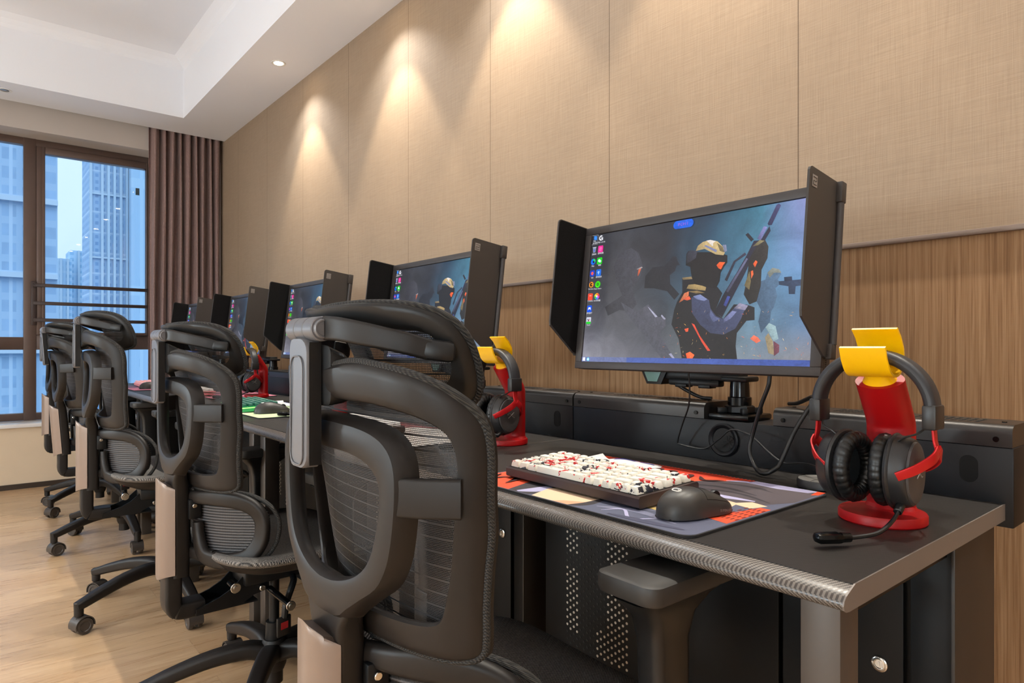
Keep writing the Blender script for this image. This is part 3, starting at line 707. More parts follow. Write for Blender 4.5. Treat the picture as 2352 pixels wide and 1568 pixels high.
    u,v=IL[1]; poly([(u-.008,v+.018),(u+.009,v+.018),(u+.007,v-.02),(u-.006,v-.02)],(140,150,180)); poly([(u-.01,v+.018),(u+.011,v+.018),(u+.011,v+.024),(u-.01,v+.024)],(190,196,210)); poly([(u-.003,v-.012),(u+.002,v-.012),(u+.002,v+.006),(u-.003,v+.006)],(50,90,220))
    u,v=IL[2]; poly(disc(u,v,Z),(20,110,230)); poly(disc(u+.003,v+.004,Z*.8,-.6,1.8)+[(u,v)],(40,210,120)); poly(disc(u+.003,v-.002,Z*.38),(20,30,60))
    u,v=IL[3]; poly(rrp(u,v,Z,Z,.002),(24,64,190)); poly(disc(u,v,Z*.55),(235,90,80)); 
    u,v=IL[4]; poly(disc(u+.001,v,Z*.95),(240,150,40)); poly(disc(u+.001,v,Z*.6),(30,24,22)); poly([(u+.001,v-.004),(u+.011,v-.004),(u+.011,v+.006),(u+.001,v+.006)],(240,150,40)); poly([(u-.008,v+.014),(u-.002,v+.014),(u-.006,v+.026),(u-.009,v+.026)],(150,30,30))
    u,v=IL[5]; poly(rrp(u,v,Z,Z*1.1,.002),(250,76,52)); poly([(u-.006,v+.006),(u+.006,v+.006),(u+.006,v+.010),(u-.006,v+.010)],(255,200,190))
    u,v=IL[6]; poly(rrp(u,v,Z,Z*1.1,.002),(24,84,226)); poly([(u-.009,v-.012),(u-.006,v+.012),(u+.006,v+.012),(u+.009,v-.012),(u+.004,v-.003),(u-.004,v-.003)],(230,236,255))
    u,v=IL[7]; poly(rrp(u,v,Z,Z*1.1,.002),(206,210,226)); poly(rrp(u,v-.017,Z,Z*.38,.002),(40,205,50)); poly([(u-.008,v+.014),(u-.003,v+.014),(u+.002,v-.006),(u-.002,v-.006)],(36,36,44)); poly([(u+.007,v+.014),(u+.003,v+.014),(u-.001,v-.006),(u+.002,v-.006)],(200,60,60))
    u,v=IR[0]; poly(disc(u,v,Z*.85,.9,5.4)+[(u+.003,v-.012)]+disc(u,v,Z*.45,.9,5.4)[::-1],W1); poly([(u,v+.003),(u+.011,v+.003),(u+.011,v-.018),(u+.006,v-.018),(u+.006,v-.006),(u,v-.006)],W1)
    u,v=IR[1]; poly(rrp(u,v,Z*1.05,Z*1.1,.0024),(238,44,150)); poly(disc(u,v,Z*.62),(252,130,200)); poly(disc(u,v,Z*.46),(238,44,150)); poly(disc(u,v,Z*.16),(252,190,225))
    u,v=IR[2]; poly(rrp(u,v,Z*1.1,Z*1.1,.0024),(38,205,40)); poly(disc(u-.002,v+.003,Z*.5),(215,240,225)); poly(disc(u+.004,v-.004,Z*.42),(215,235,240))
    u,v=IR[3]; poly(rrp(u,v,Z*1.05,Z*1.1,.0024),(36,110,220)); poly([(u-.009,v+.002),(u,v+.014),(u+.009,v+.002),(u+.004,v+.004),(u+.0015,v-.014),(u-.0015,v-.014),(u-.004,v+.004)],(170,210,250))
    u,v=IR[4]; poly(disc(u,v,Z*1.1),(70,225,30)); poly(disc(u,v,Z*.5),(20,70,14)); poly([(u-.006,v-.002),(u+.006,v-.002),(u+.006,v+.002),(u-.006,v+.002)],(70,225,30)); poly([(u-.001,v-.012),(u+.001,v-.012),(u+.001,v+.012),(u-.001,v+.012)],(70,225,30))
    u,v=IR[5]
    for k,c in enumerate([(240,60,90),(240,150,40),(230,220,50),(60,200,80),(50,150,240),(190,70,220)]): poly(disc(u,v,Z*1.05,k*PI/3,(k+1)*PI/3,6)+[(u,v)],c)
    poly(disc(u,v,Z*.35),(245,240,245))
    return b
def make_monitor():
    """origin: bottom centre of the front bezel; local -x is the viewer's side"""
    e=empty('monitor'); W,H=.573,.3315
    b=MB(); b.box(.004,.030,-W/2,W/2,.0,H,.003); b.box(.030,.052,-.19,.19,.05,.28,.012); bd=b.build('back_shell',M['bezel'],e)
    b=MB()
    for y0,y1,z0,z1 in ((-W/2,W/2,H-.0175,H),(-W/2,W/2,0,.0155),(-W/2,-.2675-.0,.0155,H-.0175),(.2675,W/2,.0155,H-.0175)): b.box(-.004,.0045,y0,y1,z0,z1,.0012)
    b.build('bezel',M['bezel'],e)
    build_screen().build('screen',[M['screen'],M['art']],e,flat=True)
    for s in (1,-1):                                       # side shields
        y=s*(W/2+.004)
        pl=[(-.092,.098),(-.090,.088),(-.010,.034),(.008,.030),(.008,.3335),(-.085,.3345),(-.090,.332),(-.092,.327)]
        b=MB(); b.prism(pl,lambda x,z:(x,y-.002,z),lambda x,z:(x,y+.002,z)); sh=b.build('shield',M['shield'],e,flat=True)
        q=[(x+(.002 if x<-.05 else -.001),z+(-.002 if z>.2 else .003)) for x,z in pl]
        b=MB(); b.prism(q,lambda x,z:(x,y-s*.0026,z),lambda x,z:(x,y-s*.002,z)); b.build('felt_lining',M['felt'],sh,flat=True)
        if s<0:
            b=MB(); yo=y-.0024; b.box(-.083,-.066,yo-.0002,yo,.302,.322); 
            b.build('maker_mark',M['logo_grey'],sh,flat=True)
            b=MB()
            for pts in ([(-.080,.318),(-.069,.318),(-.069,.312),(-.080,.312),(-.080,.306),(-.069,.306)],):
                b.tube([(x,yo-.0004,z) for x,z in pts],.0006,4)
            b.build('mark_stroke',M['shield'],sh,flat=True)
        b=MB(); yo=y+s*.0055
        b.box(.004,.022,min(y,yo+s*.006),max(y,yo+s*.006),.298,.334,.002); b.build('shield_clip',M['shield'],e)
        b=MB(); b.box(.0,.018,min(y,yo+s*.005),max(y,yo+s*.005),.030,.055,.002); b.build('shield_clip',M['shield'],e)
        b=MB(); b.cyl((.014,yo,.055),(.014,yo,.298),.0062,n=14); b.build('shield_rod',M['bezel'],e)
    b=MB()
    for k in range(14): b.box(.012,.014,-W/2-.0005,-W/2+.001,.01+k*.0035,.0115+k*.0035)
    b.build('side_vents',M['clothblack'],e,flat=True)
    return e
def make_arm():
    """monitor arm; origin on the riser under the pole"""
    e=empty('clamp_arm')
    b=MB(); b.box(-.047,.047,-.047,.047,.0005,.013,.004); b.build('base_plate',M['gloss_black'],e)
    b=MB(); b.lathe([(.026,.013),(.030,.016),(.030,.027),(.026,.030)],n=6); 
    for k in range(4):
        a=PI/4+k*PI/2; b.obox((.036*math.cos(a),.036*math.sin(a),.019),(math.cos(a),math.sin(a),0),(-math.sin(a),math.cos(a),0),(0,0,1),.010,.006,.006,.002)
    b.build('clamp_collar',M['black'],e)
    b=MB(); b.lathe([(.0205,.030),(.0215,.031),(.0215,.033),(.0205,.034)],n=28); b.build('collar_ring',M['teal'],e)
    b=MB(); b.lathe([(.002,.030),(.024,.030),(.024,.046),(.0205,.048),(.0195,.072),(.0185,.081),(.002,.081)],n=28); b.build('pole',M['gloss_black'],e)
    b=MB(); b.box(-.026,.026,-.03,.03,.079,.090,.004); b.box(-.020,.020,-.01,.225,.078,.100,.006); b.build('lower_arm',M['black'],e)
    b=MB(); b.prism([(.165,.104),(.245,.104),(.225,.066),(.185,.066)],lambda y,z:(-.024,y,z),lambda y,z:(.02,y,z)); b.build('arm_joint',M['black'],e,flat=True)
    b=MB(); b.prism([(.180,.103),(.236,.103),(.221,.072),(.195,.072)],lambda y,z:(-.0252,y,z),lambda y,z:(-.0238,y,z)); b.build('joint_cover',M['teal'],e,flat=True)
    b=MB(); b.box(-.024,.0,.035,.165,.066,.080,.004); b.box(-.026,-.0,.055,.085,.062,.070,.002); b.box(-.026,-.0,.115,.145,.062,.070,.002); b.build('cable_clip',M['black'],e)
    b=MB(); P=spline([(0,.205,.108),(-.005,.17,.2),(-.02,.05,.27),(-.055,-.0,.29)],6); b.sweep(P,lambda i:rrect(.016,.014,.4),normals=(1,0,0)); b.build('gas_arm',M['black'],e)
    b=MB(); b.cyl((.0,.205,.08),(.0,.205,.13),.021,n=18); b.build('pivot',M['black'],e)
    b=MB(); b.box(-.085,-.05,-.05,.05,.24,.34,.003); b.build('screen_mount',M['black'],e)
    return e
MONY=[.7965,1.7095,2.6515,3.5065,4.4095]
mon=make_monitor(); arm=make_arm()
lb=['nearest and largest monitor, its soldier picture and blue name pill in full view','monitor behind the nearest chair headrest, second from the near end','third monitor from the near end, seen above the nearest chair','fourth monitor from the near end, narrow view between grey side shields','farthest monitor in front of the curtain']
la=['black monitor arm holding the nearest monitor, round pole standing on the desk riser','black monitor arm behind the second monitor','black monitor arm behind the third monitor with cable hanging beside it','black monitor arm behind the fourth monitor','black monitor arm behind the farthest monitor']
for i,y in enumerate(MONY):
    o=mon if i==0 else copy_tree(mon); o.location=(1.096,y,.936); o.rotation_euler=(0,R(7),0)
    tag(o,lb[i],'monitor','gaming monitors along the wall')
    o=arm if i==0 else copy_tree(arm); o.location=(1.248,y-.045,.834); tag(o,la[i],'monitor arm','monitor arms on the riser')

build_screen(True).build('name_pill',[M['screen'],M['art']],mon,flat=True)
# ------------------------------------------------------------------ headset stands and headsets
def make_stand():
    e=empty('headset_stand')
    b=MB(); b.lathe([(.001,0),(.052,0),(.054,.002),(.054,.011),(.0525,.0135),(.001,.0135)],n=48); b.build('base_disc',M['red'],e)
    def ell(c,u,w,a,q,n=28): return [Vector(c)+Vector(u)*a*math.cos(2*PI*k/n)+Vector(w)*q*math.sin(2*PI*k/n) for k in range(n)]
    L=R(33); tilt=lambda a:((math.cos(a)),0,math.sin(a))
    b=MB(); rs=[ell((.03,0,.013),(1,0,0),(0,1,0),.0235,.034),ell((.03,0,.018),(1,0,0),(0,1,0),.0205,.031),ell((.03,0,.122),(1,0,0),(0,1,0),.0205,.031)]
    for k in range(1,5):
        a=L*k/4; px=.03-.0-.03*(1-math.cos(a)); pz=.122+.03*math.sin(a); rs.append(ell((px,0,pz),tilt(a),(0,1,0),.0205,.031))
    px,pz=rs[-1][0].x-.0205*math.cos(L),rs[-1][0].z-.0205*math.sin(L)
    d=(-math.sin(L),math.cos(L)); top=(px+d[0]*.062,0,pz+d[1]*.062)
    rs.append(ell(top,tilt(L),(0,1,0),.0205,.031)); b.rings(rs); b.build('bent_column',M['red'],e,ang=30)
    # yellow cradle
    ax=Vector((d[0],0,d[1])); nx=Vector((math.cos(L),0,math.sin(L))); c0=Vector(top)
    b=MB(); n=22; RO,RI=.0285,.0250; hw=.0285; o2=[];
    cc=c0+ax*.040
    def up(s,r,dh): return [cc+nx*(s*r)+ax*dh]
    outer=[cc+nx*RO+ax*.028-nx*.004,cc+nx*(RO)+ax*.012]+[cc+nx*RO*math.cos(a)-ax*RO*math.sin(a) for a in [PI*k/n for k in range(n+1)]]+[cc-nx*RO+ax*.012,cc-nx*(RO-.004)+ax*.028]
    inner=[cc+nx*(RI-.004)+ax*.028,cc+nx*RI+ax*.012]+[cc+nx*RI*math.cos(a)-ax*RI*math.sin(a) for a in [PI*k/n for k in range(n+1)]]+[cc-nx*RI+ax*.012,cc-nx*(RI-.004)+ax*.028]
    rs=[]
    for q,i_ in zip(outer,inner): rs.append([q+Vector((0,-hw,0)),q+Vector((0,hw,0)),i_+Vector((0,hw,0)),i_+Vector((0,-hw,0))])
    b.rings(rs); b.rings([ell(c0-ax*.001,nx,(0,1,0),.016,.022),ell(c0+ax*.008,nx,(0,1,0),.013,.017),ell(c0+ax*.016,nx,(0,1,0),.014,.019)])
    b.build('cradle',M['yellow'],e)
    return e,cc
def make_headset(mic=True):
    """origin: centre of the head band arch on the cradle, +y left cup, -y right cup"""
    e=empty('headset')
    Rb=.0695
    arc=[(0,Rb*1.02*math.cos(a),-.0695+Rb*math.sin(a)) for a in [R(4)+R(172)*k/26 for k in range(27)]]
    b=MB(); b.sweep(arc,lambda i:rrect(.0068+.001*math.sin(PI*i/26),.0155,.5,4),normals=(1,0,0)); bd=b.build('head_band',M['bandleather'],e)
    for s in (1,-1):
        b=MB(); b.obox((0,s*.071,-.077),(1,0,0),(0,1,0),(0,s*.0,1),.0165,.0082,.0155,.003); b.build('band_end',M['cup'],e)
        pts=spline([(0,s*.072,-.091),(0,s*.0735,-.108),(0,s*.077,-.120)],5); b=MB(); b.sweep(pts,lambda i:rrect(.0015,.0065-.001*i/10,.3,2),normals=(1,0,0))
        for q in (1,-1):
            ps=spline([(q*.001,s*.077,-.118),(q*.014,s*.075,-.128),(q*.030,s*.061,-.141),(q*.0395,s*.043,-.151)],6)
            b.sweep(ps,lambda i:rrect(.0014,.0074-.0016*i/18,.3,2),normals=lambda i:(q*.3,0,1))
        b.build('fork',M['redmetal'],e)
        c=Vector((0,s*.052,-.158))
        def oval(y,a,h,n=40): return [Vector((a*math.cos(2*PI*k/n),s*(y-.015),-.150+h*math.sin(2*PI*k/n))) for k in range(n)]
        b=MB(); b.rings([oval(.040,.036,.045),oval(.0405,.0385,.0475),oval(.044,.040,.0495),oval(.0465,.0385,.048),oval(.047,.0375,.047),oval(.058,.0365,.0455),oval(.064,.034,.043),oval(.0655,.0325,.0415)]); cu=b.build('ear_cup',M['cup'],e)
        b=MB(); b.rings([oval(.065,.0315,.0405),oval(.068,.0295,.0385),oval(.0695,.024,.033),oval(.0697,.004,.006)]); fc=b.build('cup_plate',M['cupface'],cu)
        b=MB()                                              # HX mark on the outer plate
        y=s*.0551
        def st(x0,z0,x1,z1,w=.0007): b.tube([(x0*-s,y,-.150+z0),(x1*-s,y,-.150+z1)],w,5)
        st(-.010,.006,-.0085,-.0005);st(-.0055,.0065,-.004,.0);st(-.009,.0028,-.005,.0032);st(-.003,.006,.010,-.006);st(.011,.0065,.002,-.0005);st(.002,-.0005,-.006,-.006);st(.0105,-.006,.013,-.0055)
        b.build('cup_logo',M['logo_grey'],cu)
        # cushion torus with creases
        b=MB(); rs=[]; n=168
        for k in range(n):
            a=2*PI*k/n; cr=1-.07*(1 if k%6==0 else 0)-.02*(k%6 in (1,5)); ring=[]
            for j in range(12):
                t_=2*PI*j/12; rr_=.0115*cr
                ring.append((( .0275+rr_*.95*math.cos(t_))*math.cos(a), s*(.015+.0105*cr*math.sin(t_)), -.150+(.0365+rr_*math.cos(t_))*math.sin(a)))
            rs.append(ring)
        b.rings(rs,closed=True); b.build('ear_cushion',M['leather'],cu,ang=60)
        b=MB(); b.rings([oval(.0385,.031,.040),oval(.0375,.028,.037)]); b.build('ear_cloth',M['clothblack'],cu,flat=True)
        if s>0:                                            # left cup turned outwards on its fork
            p=Vector((0,.040,-.15)); q=Matrix.Rotation(R(-14),4,'Z')@p; cu.rotation_euler=(0,0,R(-14)); cu.location=p-q+Vector((-.002,.004,0))
        b=MB(); b.tube(spline([(-.004,s*.066,-.089),(-.014,s*.058,-.098),(-.018,s*.046,-.103),(-.017,s*.037,-.110)],6),.0014,6); b.build('jumper_cable',M['rubber'],e)
    if mic:
        P=spline([(-.018,-.040,-.190),(-.045,-.042,-.203),(-.085,-.040,-.2125),(-.118,-.027,-.2150),(-.132,-.021,-.2140)],8)
        b=MB(); b.tube(P,.0026,8); b.cyl((-.010,-.039,-.186),(-.030,-.041,-.197),.0062,.0052,n=14,b=.001); mb=b.build('mic_boom',M['rubber'],e)
        p=Vector((-.132,-.021,-.2140)); d=(Vector((-.168,-.001,-.2125))-p).normalized(); 
        b=MB(); sd=Vector((0,0,1)).cross(d); b.cyl(p-d*.006,p+d*.006,.0055,.006,n=12); b.obox(p+d*.022,d,sd,(0,0,1),.0175,.0085,.0065,.0055); b.build('mic_capsule',M['gloss_black'],mb)
    return e
stand,cc=make_stand(); headset=make_headset()
SP=[(.96,.364),(1.014,1.241),(1.0,2.195),(1.05,3.13)]
sl=['red bent headset stand with yellow cradle on the near right desk corner','red headset stand with yellow cradle just right of the nearest chair','red headset stand glimpsed through the nearest chair headrest','red headset stand with yellow cradle right of the second chair']
hl=['black headset with red forks and a boom mic on the near right stand','black headset with red forks on the stand just right of the nearest chair','black headset on the stand hidden behind the nearest chair headrest','black headset with red forks on the stand right of the second chair']
for i,(x,y) in enumerate(SP):
    o=stand if i==0 else copy_tree(stand); o.location=(x,y,ZD); tag(o,sl[i],'headset stand','red headset stands on the desks')
    o=headset if i==0 else copy_tree(headset); o.location=(x+cc.x-.0,y,ZD+.2245); tag(o,hl[i],'headset','headsets on red stands')

# ------------------------------------------------------------------ keyboards, mice, pads, small things
def capmesh(w):
    b=MB(); a=.0082+(w-1)*.0093; rs=[]
    for sx,z in ((0,0),(.0002,.002),(.0017,.0092),(.0023,.0098)):
        rs.append([(x,y,z) for x,y in rrect(.0082-sx*.9,a-sx,.16,2)])
    rs.append([(x*.9,y*.95,.0094) for x,y in rrect(.006,a-.0022,.2,2)])
    return b.rings(rs)
caps={}
def keyboard(loc,rz,case,key,detail,label,glow=None):
    """local +x = away from the typist, +y = left end"""
    e=empty('keyboard',loc,rz); tag(e,label,'keyboard','keyboards on the desks')
    e.rotation_euler=(0,-R(2.2),rz)
    b=MB(); pl=[(0,.004),(.003,.002),(.134,.003),(.137,.006),(.137,.0165),(.134,.0195),(.003,.0195),(0,.0165)]
    b.prism(pl,lambda x,z:(x,-.155,z),lambda x,z:(x,.155,z)); c=b.build('case',case,e,ang=30)
    b=MB(); b.box(.004,.133,-.149,.149,.0193,.0201); b.build('switch_plate',M['steel'] if detail else case,e,flat=True)
    b=MB(); b.box(.010,.128,-.148,.148,.0004,.004,.001); b.build('underside',M['gloss_black'],e)
    if glow: b=MB(); b.box(-.0008,.1378,-.1558,.1558,.0145,.0170); b.build('light_strip',glow,e,flat=True)
    u=.01855; rows=[[1]*16,[1]*13+[2,1],[1.5]+[1]*12+[1.5,1],[1.75]+[1]*11+[2.25,1],[2.25]+[1]*10+[1.75,1,1],[1.25,1.25,1.25,6.25]+[1]*6]
    allb=MB()
    for r,row in enumerate(rows):
        y=.1484; x=.1215-r*.0215-(0 if r==0 else .0005)
        for w in row:
            yc=y-w*u/2; y-=w*u
            if detail:
                o=None
                if w not in caps: o=capmesh(w).build('keycap',key,e); caps[w]=o.data
                else: o=bpy.data.objects.new('keycap',caps[w]); COL.objects.link(o); o.parent=e
                o.location=(x,yc,.0202); 
            else:
                m_=capmesh(w); allb.add([(p[0]+x,p[1]+yc,p[2]+.0202) for p in m_.v],m_.f)
    if not detail: allb.build('key_field',key,e)
    return e
keyboard((.737,.752,.7535),R(-2),M['kbcase'],M['key'],True,'white keyboard with red splatter keycaps in a dark case on the nearest desk')
keyboard((.757,2.535,.7535),R(-4),M['green'],M['greenkey'],False,'translucent green glowing keyboard right of the second chair',M['greenlit'])
keyboard((.775,4.35,.7535),R(-3),M['pink'],M['pinkkey'],False,'pink keyboard on the farthest desk beside the window')
keyboard((.755,1.66,.7535),R(-2),M['kbcase'],M['white'],False,'white keyboard on the second desk behind the nearest chair')
keyboard((.78,3.44,.7535),R(-2),M['pink'],M['white'],False,'pale keyboard on the fourth desk behind the second chair')

def mouse_surf(l,a):
    """l 0 rear..1 front, a 0..pi over the top from -y side to +y side"""
    x=-.0625+.125*l
    q=(1-abs(2*l-1)**2.6)**.5 if 0<l<1 else 0
    wd=(.0315-.0035*math.exp(-((l-.55)/.2)**2))*max(q,.02); h=(.0385*math.exp(-((l-.40)/.60)**2)*(1-.10*l))*max(1-abs(2*l-1)**7,.0)**.4
    h=max(h,.002); c,s_=math.cos(a),math.sin(a)
    ex=.72
    return Vector((x,-wd*(abs(c)**ex)*(1 if c>0 else -1),.001+h*abs(s_)**.8))
def make_mouse():
    e=empty('mouse')
    b=MB(); rs=[]; 
    for i in range(33):
        l=.004+.992*(.5-.5*math.cos(PI*i/32)); rs.append([mouse_surf(l,PI*k/24) for k in range(25)])
    b.rings(rs); b.build('shell',M['mouse'],e,ang=70)
    b=MB(); b.tube([mouse_surf(.56+.43*k/14,PI/2)+Vector((0,0,.0001)) for k in range(15)],.0006,4)
    for sg in (-1,1): b.tube([mouse_surf(.50+.40*k/14,PI/2+sg*(.95-.1*k/14))+Vector((0,0,.0001)) for k in range(15)],.0004,4)
    b.tube([mouse_surf(.5,PI/2-.95+1.9*k/14)+Vector((0,0,.0001)) for k in range(15)],.0004,4)
    b.build('button_seams',M['black'],e)
    p=mouse_surf(.80,PI/2); b=MB(); b.lathe([(.004,-.0035),(.0085,-.0035),(.0092,-.002),(.0092,.002),(.0085,.0035),(.004,.0035)],(p.x,p.y,p.z-.004),'y',24); b.build('scroll_wheel',M['rubber'],e)
    b=MB(); g=[]                                            # G mark on the rear hump
    def gp(u,v): return mouse_surf(.24+u,PI/2+v)+Vector((0,0,.0004))
    import itertools
    for k in range(15):
        a=R(48)+R(282)*k/14; g.append(gp(.030*math.sin(a),-.17*math.cos(a)))
    b.tube(g,.0009,5); b.tube([gp(-.021,-.12),gp(.002,-.165),gp(.002,-.03)],.0009,5); b.build('mouse_logo',M['white'],e)
    # side lettering
    fc=bpy.data.curves.new('t','FONT'); fc.body='SUPERLIGHT'; fc.size=1; fc.resolution_u=1; to=bpy.data.objects.new('t',fc); COL.objects.link(to); bpy.context.view_layer.update(); me=to.to_mesh()
    wd=max(v.co.x for v in me.vertices); b=MB(); vs=[]
    for v in me.vertices:
        p=mouse_surf(.66+.22*v.co.x/wd,.10+.16*v.co.y); vs.append(p+Vector((0,-.0004,0)))
    b.add(vs,[list(q.vertices) for q in me.polygons]); to.to_mesh_clear(); bpy.data.objects.remove(to)
    b.build('side_lettering',M['logo_grey'],e,flat=True)
    b=MB(); b.prism([(-.058+.116*k/12,(.0255)*math.sin(PI*(.08+.84*k/12))**.4) for k in range(13)]+[(.058-.116*k/12,-(.0255)*math.sin(PI*(.08+.84*k/12))**.4) for k in range(13)],lambda x,y:(x,y,0),lambda x,y:(x,y,.0022)); b.build('glide_sole',M['black'],e)
    return e
ms=make_mouse()
for i,(x,y,a,lab) in enumerate([(.777,.537,-11,'black wireless mouse on the orange and grey pad of the nearest desk'),(.832,2.318,-5,'dark mouse in front of the green keyboard'),(.80,4.10,-4,'dark mouse beside the pink keyboard'),(.78,1.43,-6,'dark mouse on the second desk, seen through the chair mesh')]):
    o=ms if i==0 else copy_tree(ms); o.location=(x,y,.7545); o.rotation_euler=(0,0,R(a)); tag(o,lab,'mouse','computer mice on the desks')
def pad(x,y,w,d,fn,label,edge=M['padedge']):
    """top surface coloured by fn(a,b) patches"""
    e=empty('mouse_pad',(x,y,ZD)); tag(e,label,'mouse pad','mouse pads on the desks')
    b=MB(); pr=rrect(d/2,w/2,.05,6); b.prism(pr,lambda x,y:(x,y,.0003),lambda x,y:(x,y,.0033)); b.build('pad_base',edge,e)
    b=MB(); dep=[.0034]
    b.prism([(p[0]*.985,p[1]*.988) for p in pr],lambda x,y:(x,y,.0033),lambda x,y:(x,y,.0034))
    for k in range(len(b.f)): b.col[k]=lin(fn[0])
    for c,pts in fn[1]:
        dep[0]+=.000012
        pts=[(min(max(a,.012),.988),min(max(q,.012),.988)) for a,q in pts]
        n=len(pts); b.add([((a-.5)*d,(.5-q)*w,dep[0]) for a,q in pts],[list(range(n))],0,None,[lin(c)])
    b.build('printed_top',M['print'],e,flat=True)
    return e
def stroke(pts,w):
    P=[Vector((a,q,0)) for a,q in pts]; P=spline(P,6); L=[];Rr=[]
    for i,p in enumerate(P):
        t_=(P[min(i+1,len(P)-1)]-P[max(i-1,0)]).normalized(); k=w*math.sin(PI*(.08+.84*i/(len(P)-1))); n_=Vector((-t_.y,t_.x,0))
        L.append((p+n_*k)[:2]); Rr.append((p-n_*k)[:2])
    return L+Rr[::-1]
OR=(232,76,34); HG=(80,71,76); HD=(48,42,48); LV=(178,174,208); SK=(234,200,166); SK2=(222,166,130); SB=(86,90,112); SB2=(124,126,150)
pf=[(OR,[(.0,.0),(.3,.0),(.3,.34),(.0,.34)]),(HD,[(.0,.26),(.24,.2),(.3,.34),(.1,.40),(.0,.36)]),(LV,stroke([(.02,.30),(.1,.33),(.2,.32)],.03)),
(SK,[(.0,.38),(.16,.34),(.28,.40),(.24,.58),(.06,.56),(.0,.52)]),(SK2,[(.0,.48),(.05,.50),(.1,.57),(.0,.56)]),(HD,stroke([(.0,.55),(.08,.58),(.2,.57)],.018)),
(OR,[(.62,.0),(1,.0),(1,.80),(.9,.72),(.74,.60),(.62,.5)]),((205,54,26),[(.86,.05),(.97,.05),(.97,.62),(.86,.56)]),
(HG,[(.66,.56),(.80,.60),(1,.74),(1,.985),(.72,1.),(.56,.93),(.54,.80),(.58,.66)]),(LV,[(.93,.72),(1,.74),(1,.97),(.93,.95),(.91,.85)]),(LV,stroke([(.62,.64),(.6,.76),(.62,.90)],.026)),(LV,stroke([(.9,.66),(.95,.74),(.93,.86)],.016)),
(HD,stroke([(.70,.60),(.76,.72),(.72,.86)],.016)),(HD,stroke([(.82,.64),(.86,.78),(.80,.95)],.014)),(HD,stroke([(.66,.66),(.70,.80),(.64,.94)],.012)),(HG,stroke([(.9,.8),(.84,.9),(.76,.98)],.03)),
(SK,[(.30,.60),(.56,.62),(.58,.74),(.54,.88),(.40,.90),(.26,.86),(.22,.72)]),(SK2,[(.40,.74),(.5,.76),(.46,.88),(.36,.86)]),(SK,[(.52,.86),(.6,.90),(.58,.96),(.5,.94)]),((236,206,130),stroke([(.26,.6),(.22,.76),(.24,.92)],.014)),
(OR,[(.26,.91),(.54,.955),(.54,1),(.24,1)]),(OR,[(.9,.97),(1,.96),(1,1),(.92,1)]),(SB2,stroke([(.08,.62),(.14,.74),(.1,.9)],.02)),(SB2,stroke([(.16,.62),(.2,.8)],.012)),(LV,stroke([(.05,.66),(.12,.70),(.04,.78),(.13,.84)],.006)),((66,68,92),stroke([(.03,.7),(.06,.95)],.02))]
for k in range(40): pf.append(((120,34,18),[(.30+.045*(k%5)+.0,.925+.014*(k//5)),(.325+.045*(k%5),.925+.014*(k//5)),(.325+.045*(k%5),.931+.014*(k//5)),(.30+.045*(k%5),.931+.014*(k//5))]) if .925+.014*(k//5)<.985 else (OR,[(.4,.97),(.41,.97),(.41,.975)]))
for k in range(44): q=.06+.0155*k; pf.append(((176,44,20),[(.945,q),(.985,q+.002),(.985,q+.008),(.945,q+.006)]))
for k,st_ in enumerate([[(.84,.34),(.90,.37),(.80,.40)],[(.78,.38),(.9,.43),(.8,.47)],[(.80,.49),(.88,.52),(.78,.55)],[(.88,.56),(.82,.61),(.88,.66)],[(.20,.04),(.1,.07),(.18,.10)],[(.16,.12),(.22,.15),(.08,.18)]]): pf.append(((58,18,14),stroke(st_,.012)))
pad(.865,.713,.476,.376,(SB,pf),'orange, grey and slate printed mouse pad under the white and red keyboard')
pad(.90,2.42,.50,.33,((206,222,176),[((232,214,190),[(.0,.0),(.2,.0),(.1,.6),(.0,.7)]),((170,196,140),[(.5,.5),(1,.4),(1,1),(.6,1)])]),'pale green mouse pad under the green keyboard')
pad(1.0,3.36,.46,.30,((214,128,150),[((188,96,128),[(.3,.1),(.6,.5),(.2,.9)])]),'pink mouse pad on the fourth desk behind the green keyboard')
pad(.87,4.23,.50,.36,((96,62,84),[((170,96,116),[(.0,.5),(.5,.4),(.5,1),(.0,1)])]),'dark plum mouse pad under the pink keyboard')
pad(.87,1.55,.46,.36,((192,186,180),[((120,40,40),[(.6,.0),(1,.0),(1,.5)])]),'pale mouse pad on the second desk behind the nearest chair')
def packet(loc,rz,label,s=1):
    e=empty('wet_wipe_packet',loc,rz); tag(e,label,'packet','white foil packets on the desks')
    def f(u,v):
        x=(u-.5)*.155*s; y=(v-.5)*.06*s; h=.010*s*(math.sin(PI*min(max((u-.06)/.88,0),1))**.6)*math.sin(PI*v)**.5
        return (x,y,.0012+h+.0015*math.sin(u*9+v*5)*h/.01+(.012*max(0,(u-.85)/.15)**2 if u>.85 else 0))
    b=MB(); b.grid(f,30,12); b.grid(lambda u,v:((u-.5)*.155*s,(v-.5)*.06*s,.0008+(.012*max(0,(u-.85)/.15)**2 if u>.85 else 0)),30,2); b.build('foil_wrap',M['paper'],e,ang=60)
    b=MB(); b.grid(lambda u,v:tuple(Vector(f(.40+.3*u,.22+.34*v))+Vector((0,0,.0004))),6,4); b.grid(lambda u,v:tuple(Vector(f(.16+.2*u,.30+.1*v))+Vector((0,0,.0004))),6,2); b.build('printed_panel',M['navy'],e,ang=60)
packet((1.005,.848,.7505),R(100),'white packet with navy print lying behind the white and red keyboard')
packet((.985,2.60,.754),R(98),'crumpled white packet behind the green keyboard',.8)
e=empty('headset_control_puck',(1.098,.513,ZD)); tag(e,'round grey control puck on the desk left of the near headset','control puck')
b=MB(); b.lathe([(.001,.0),(.034,.0),(.036,.002),(.036,.0125),(.035,.0145),(.001,.0145)],n=44); b.build('puck_body',M['cup'],e)
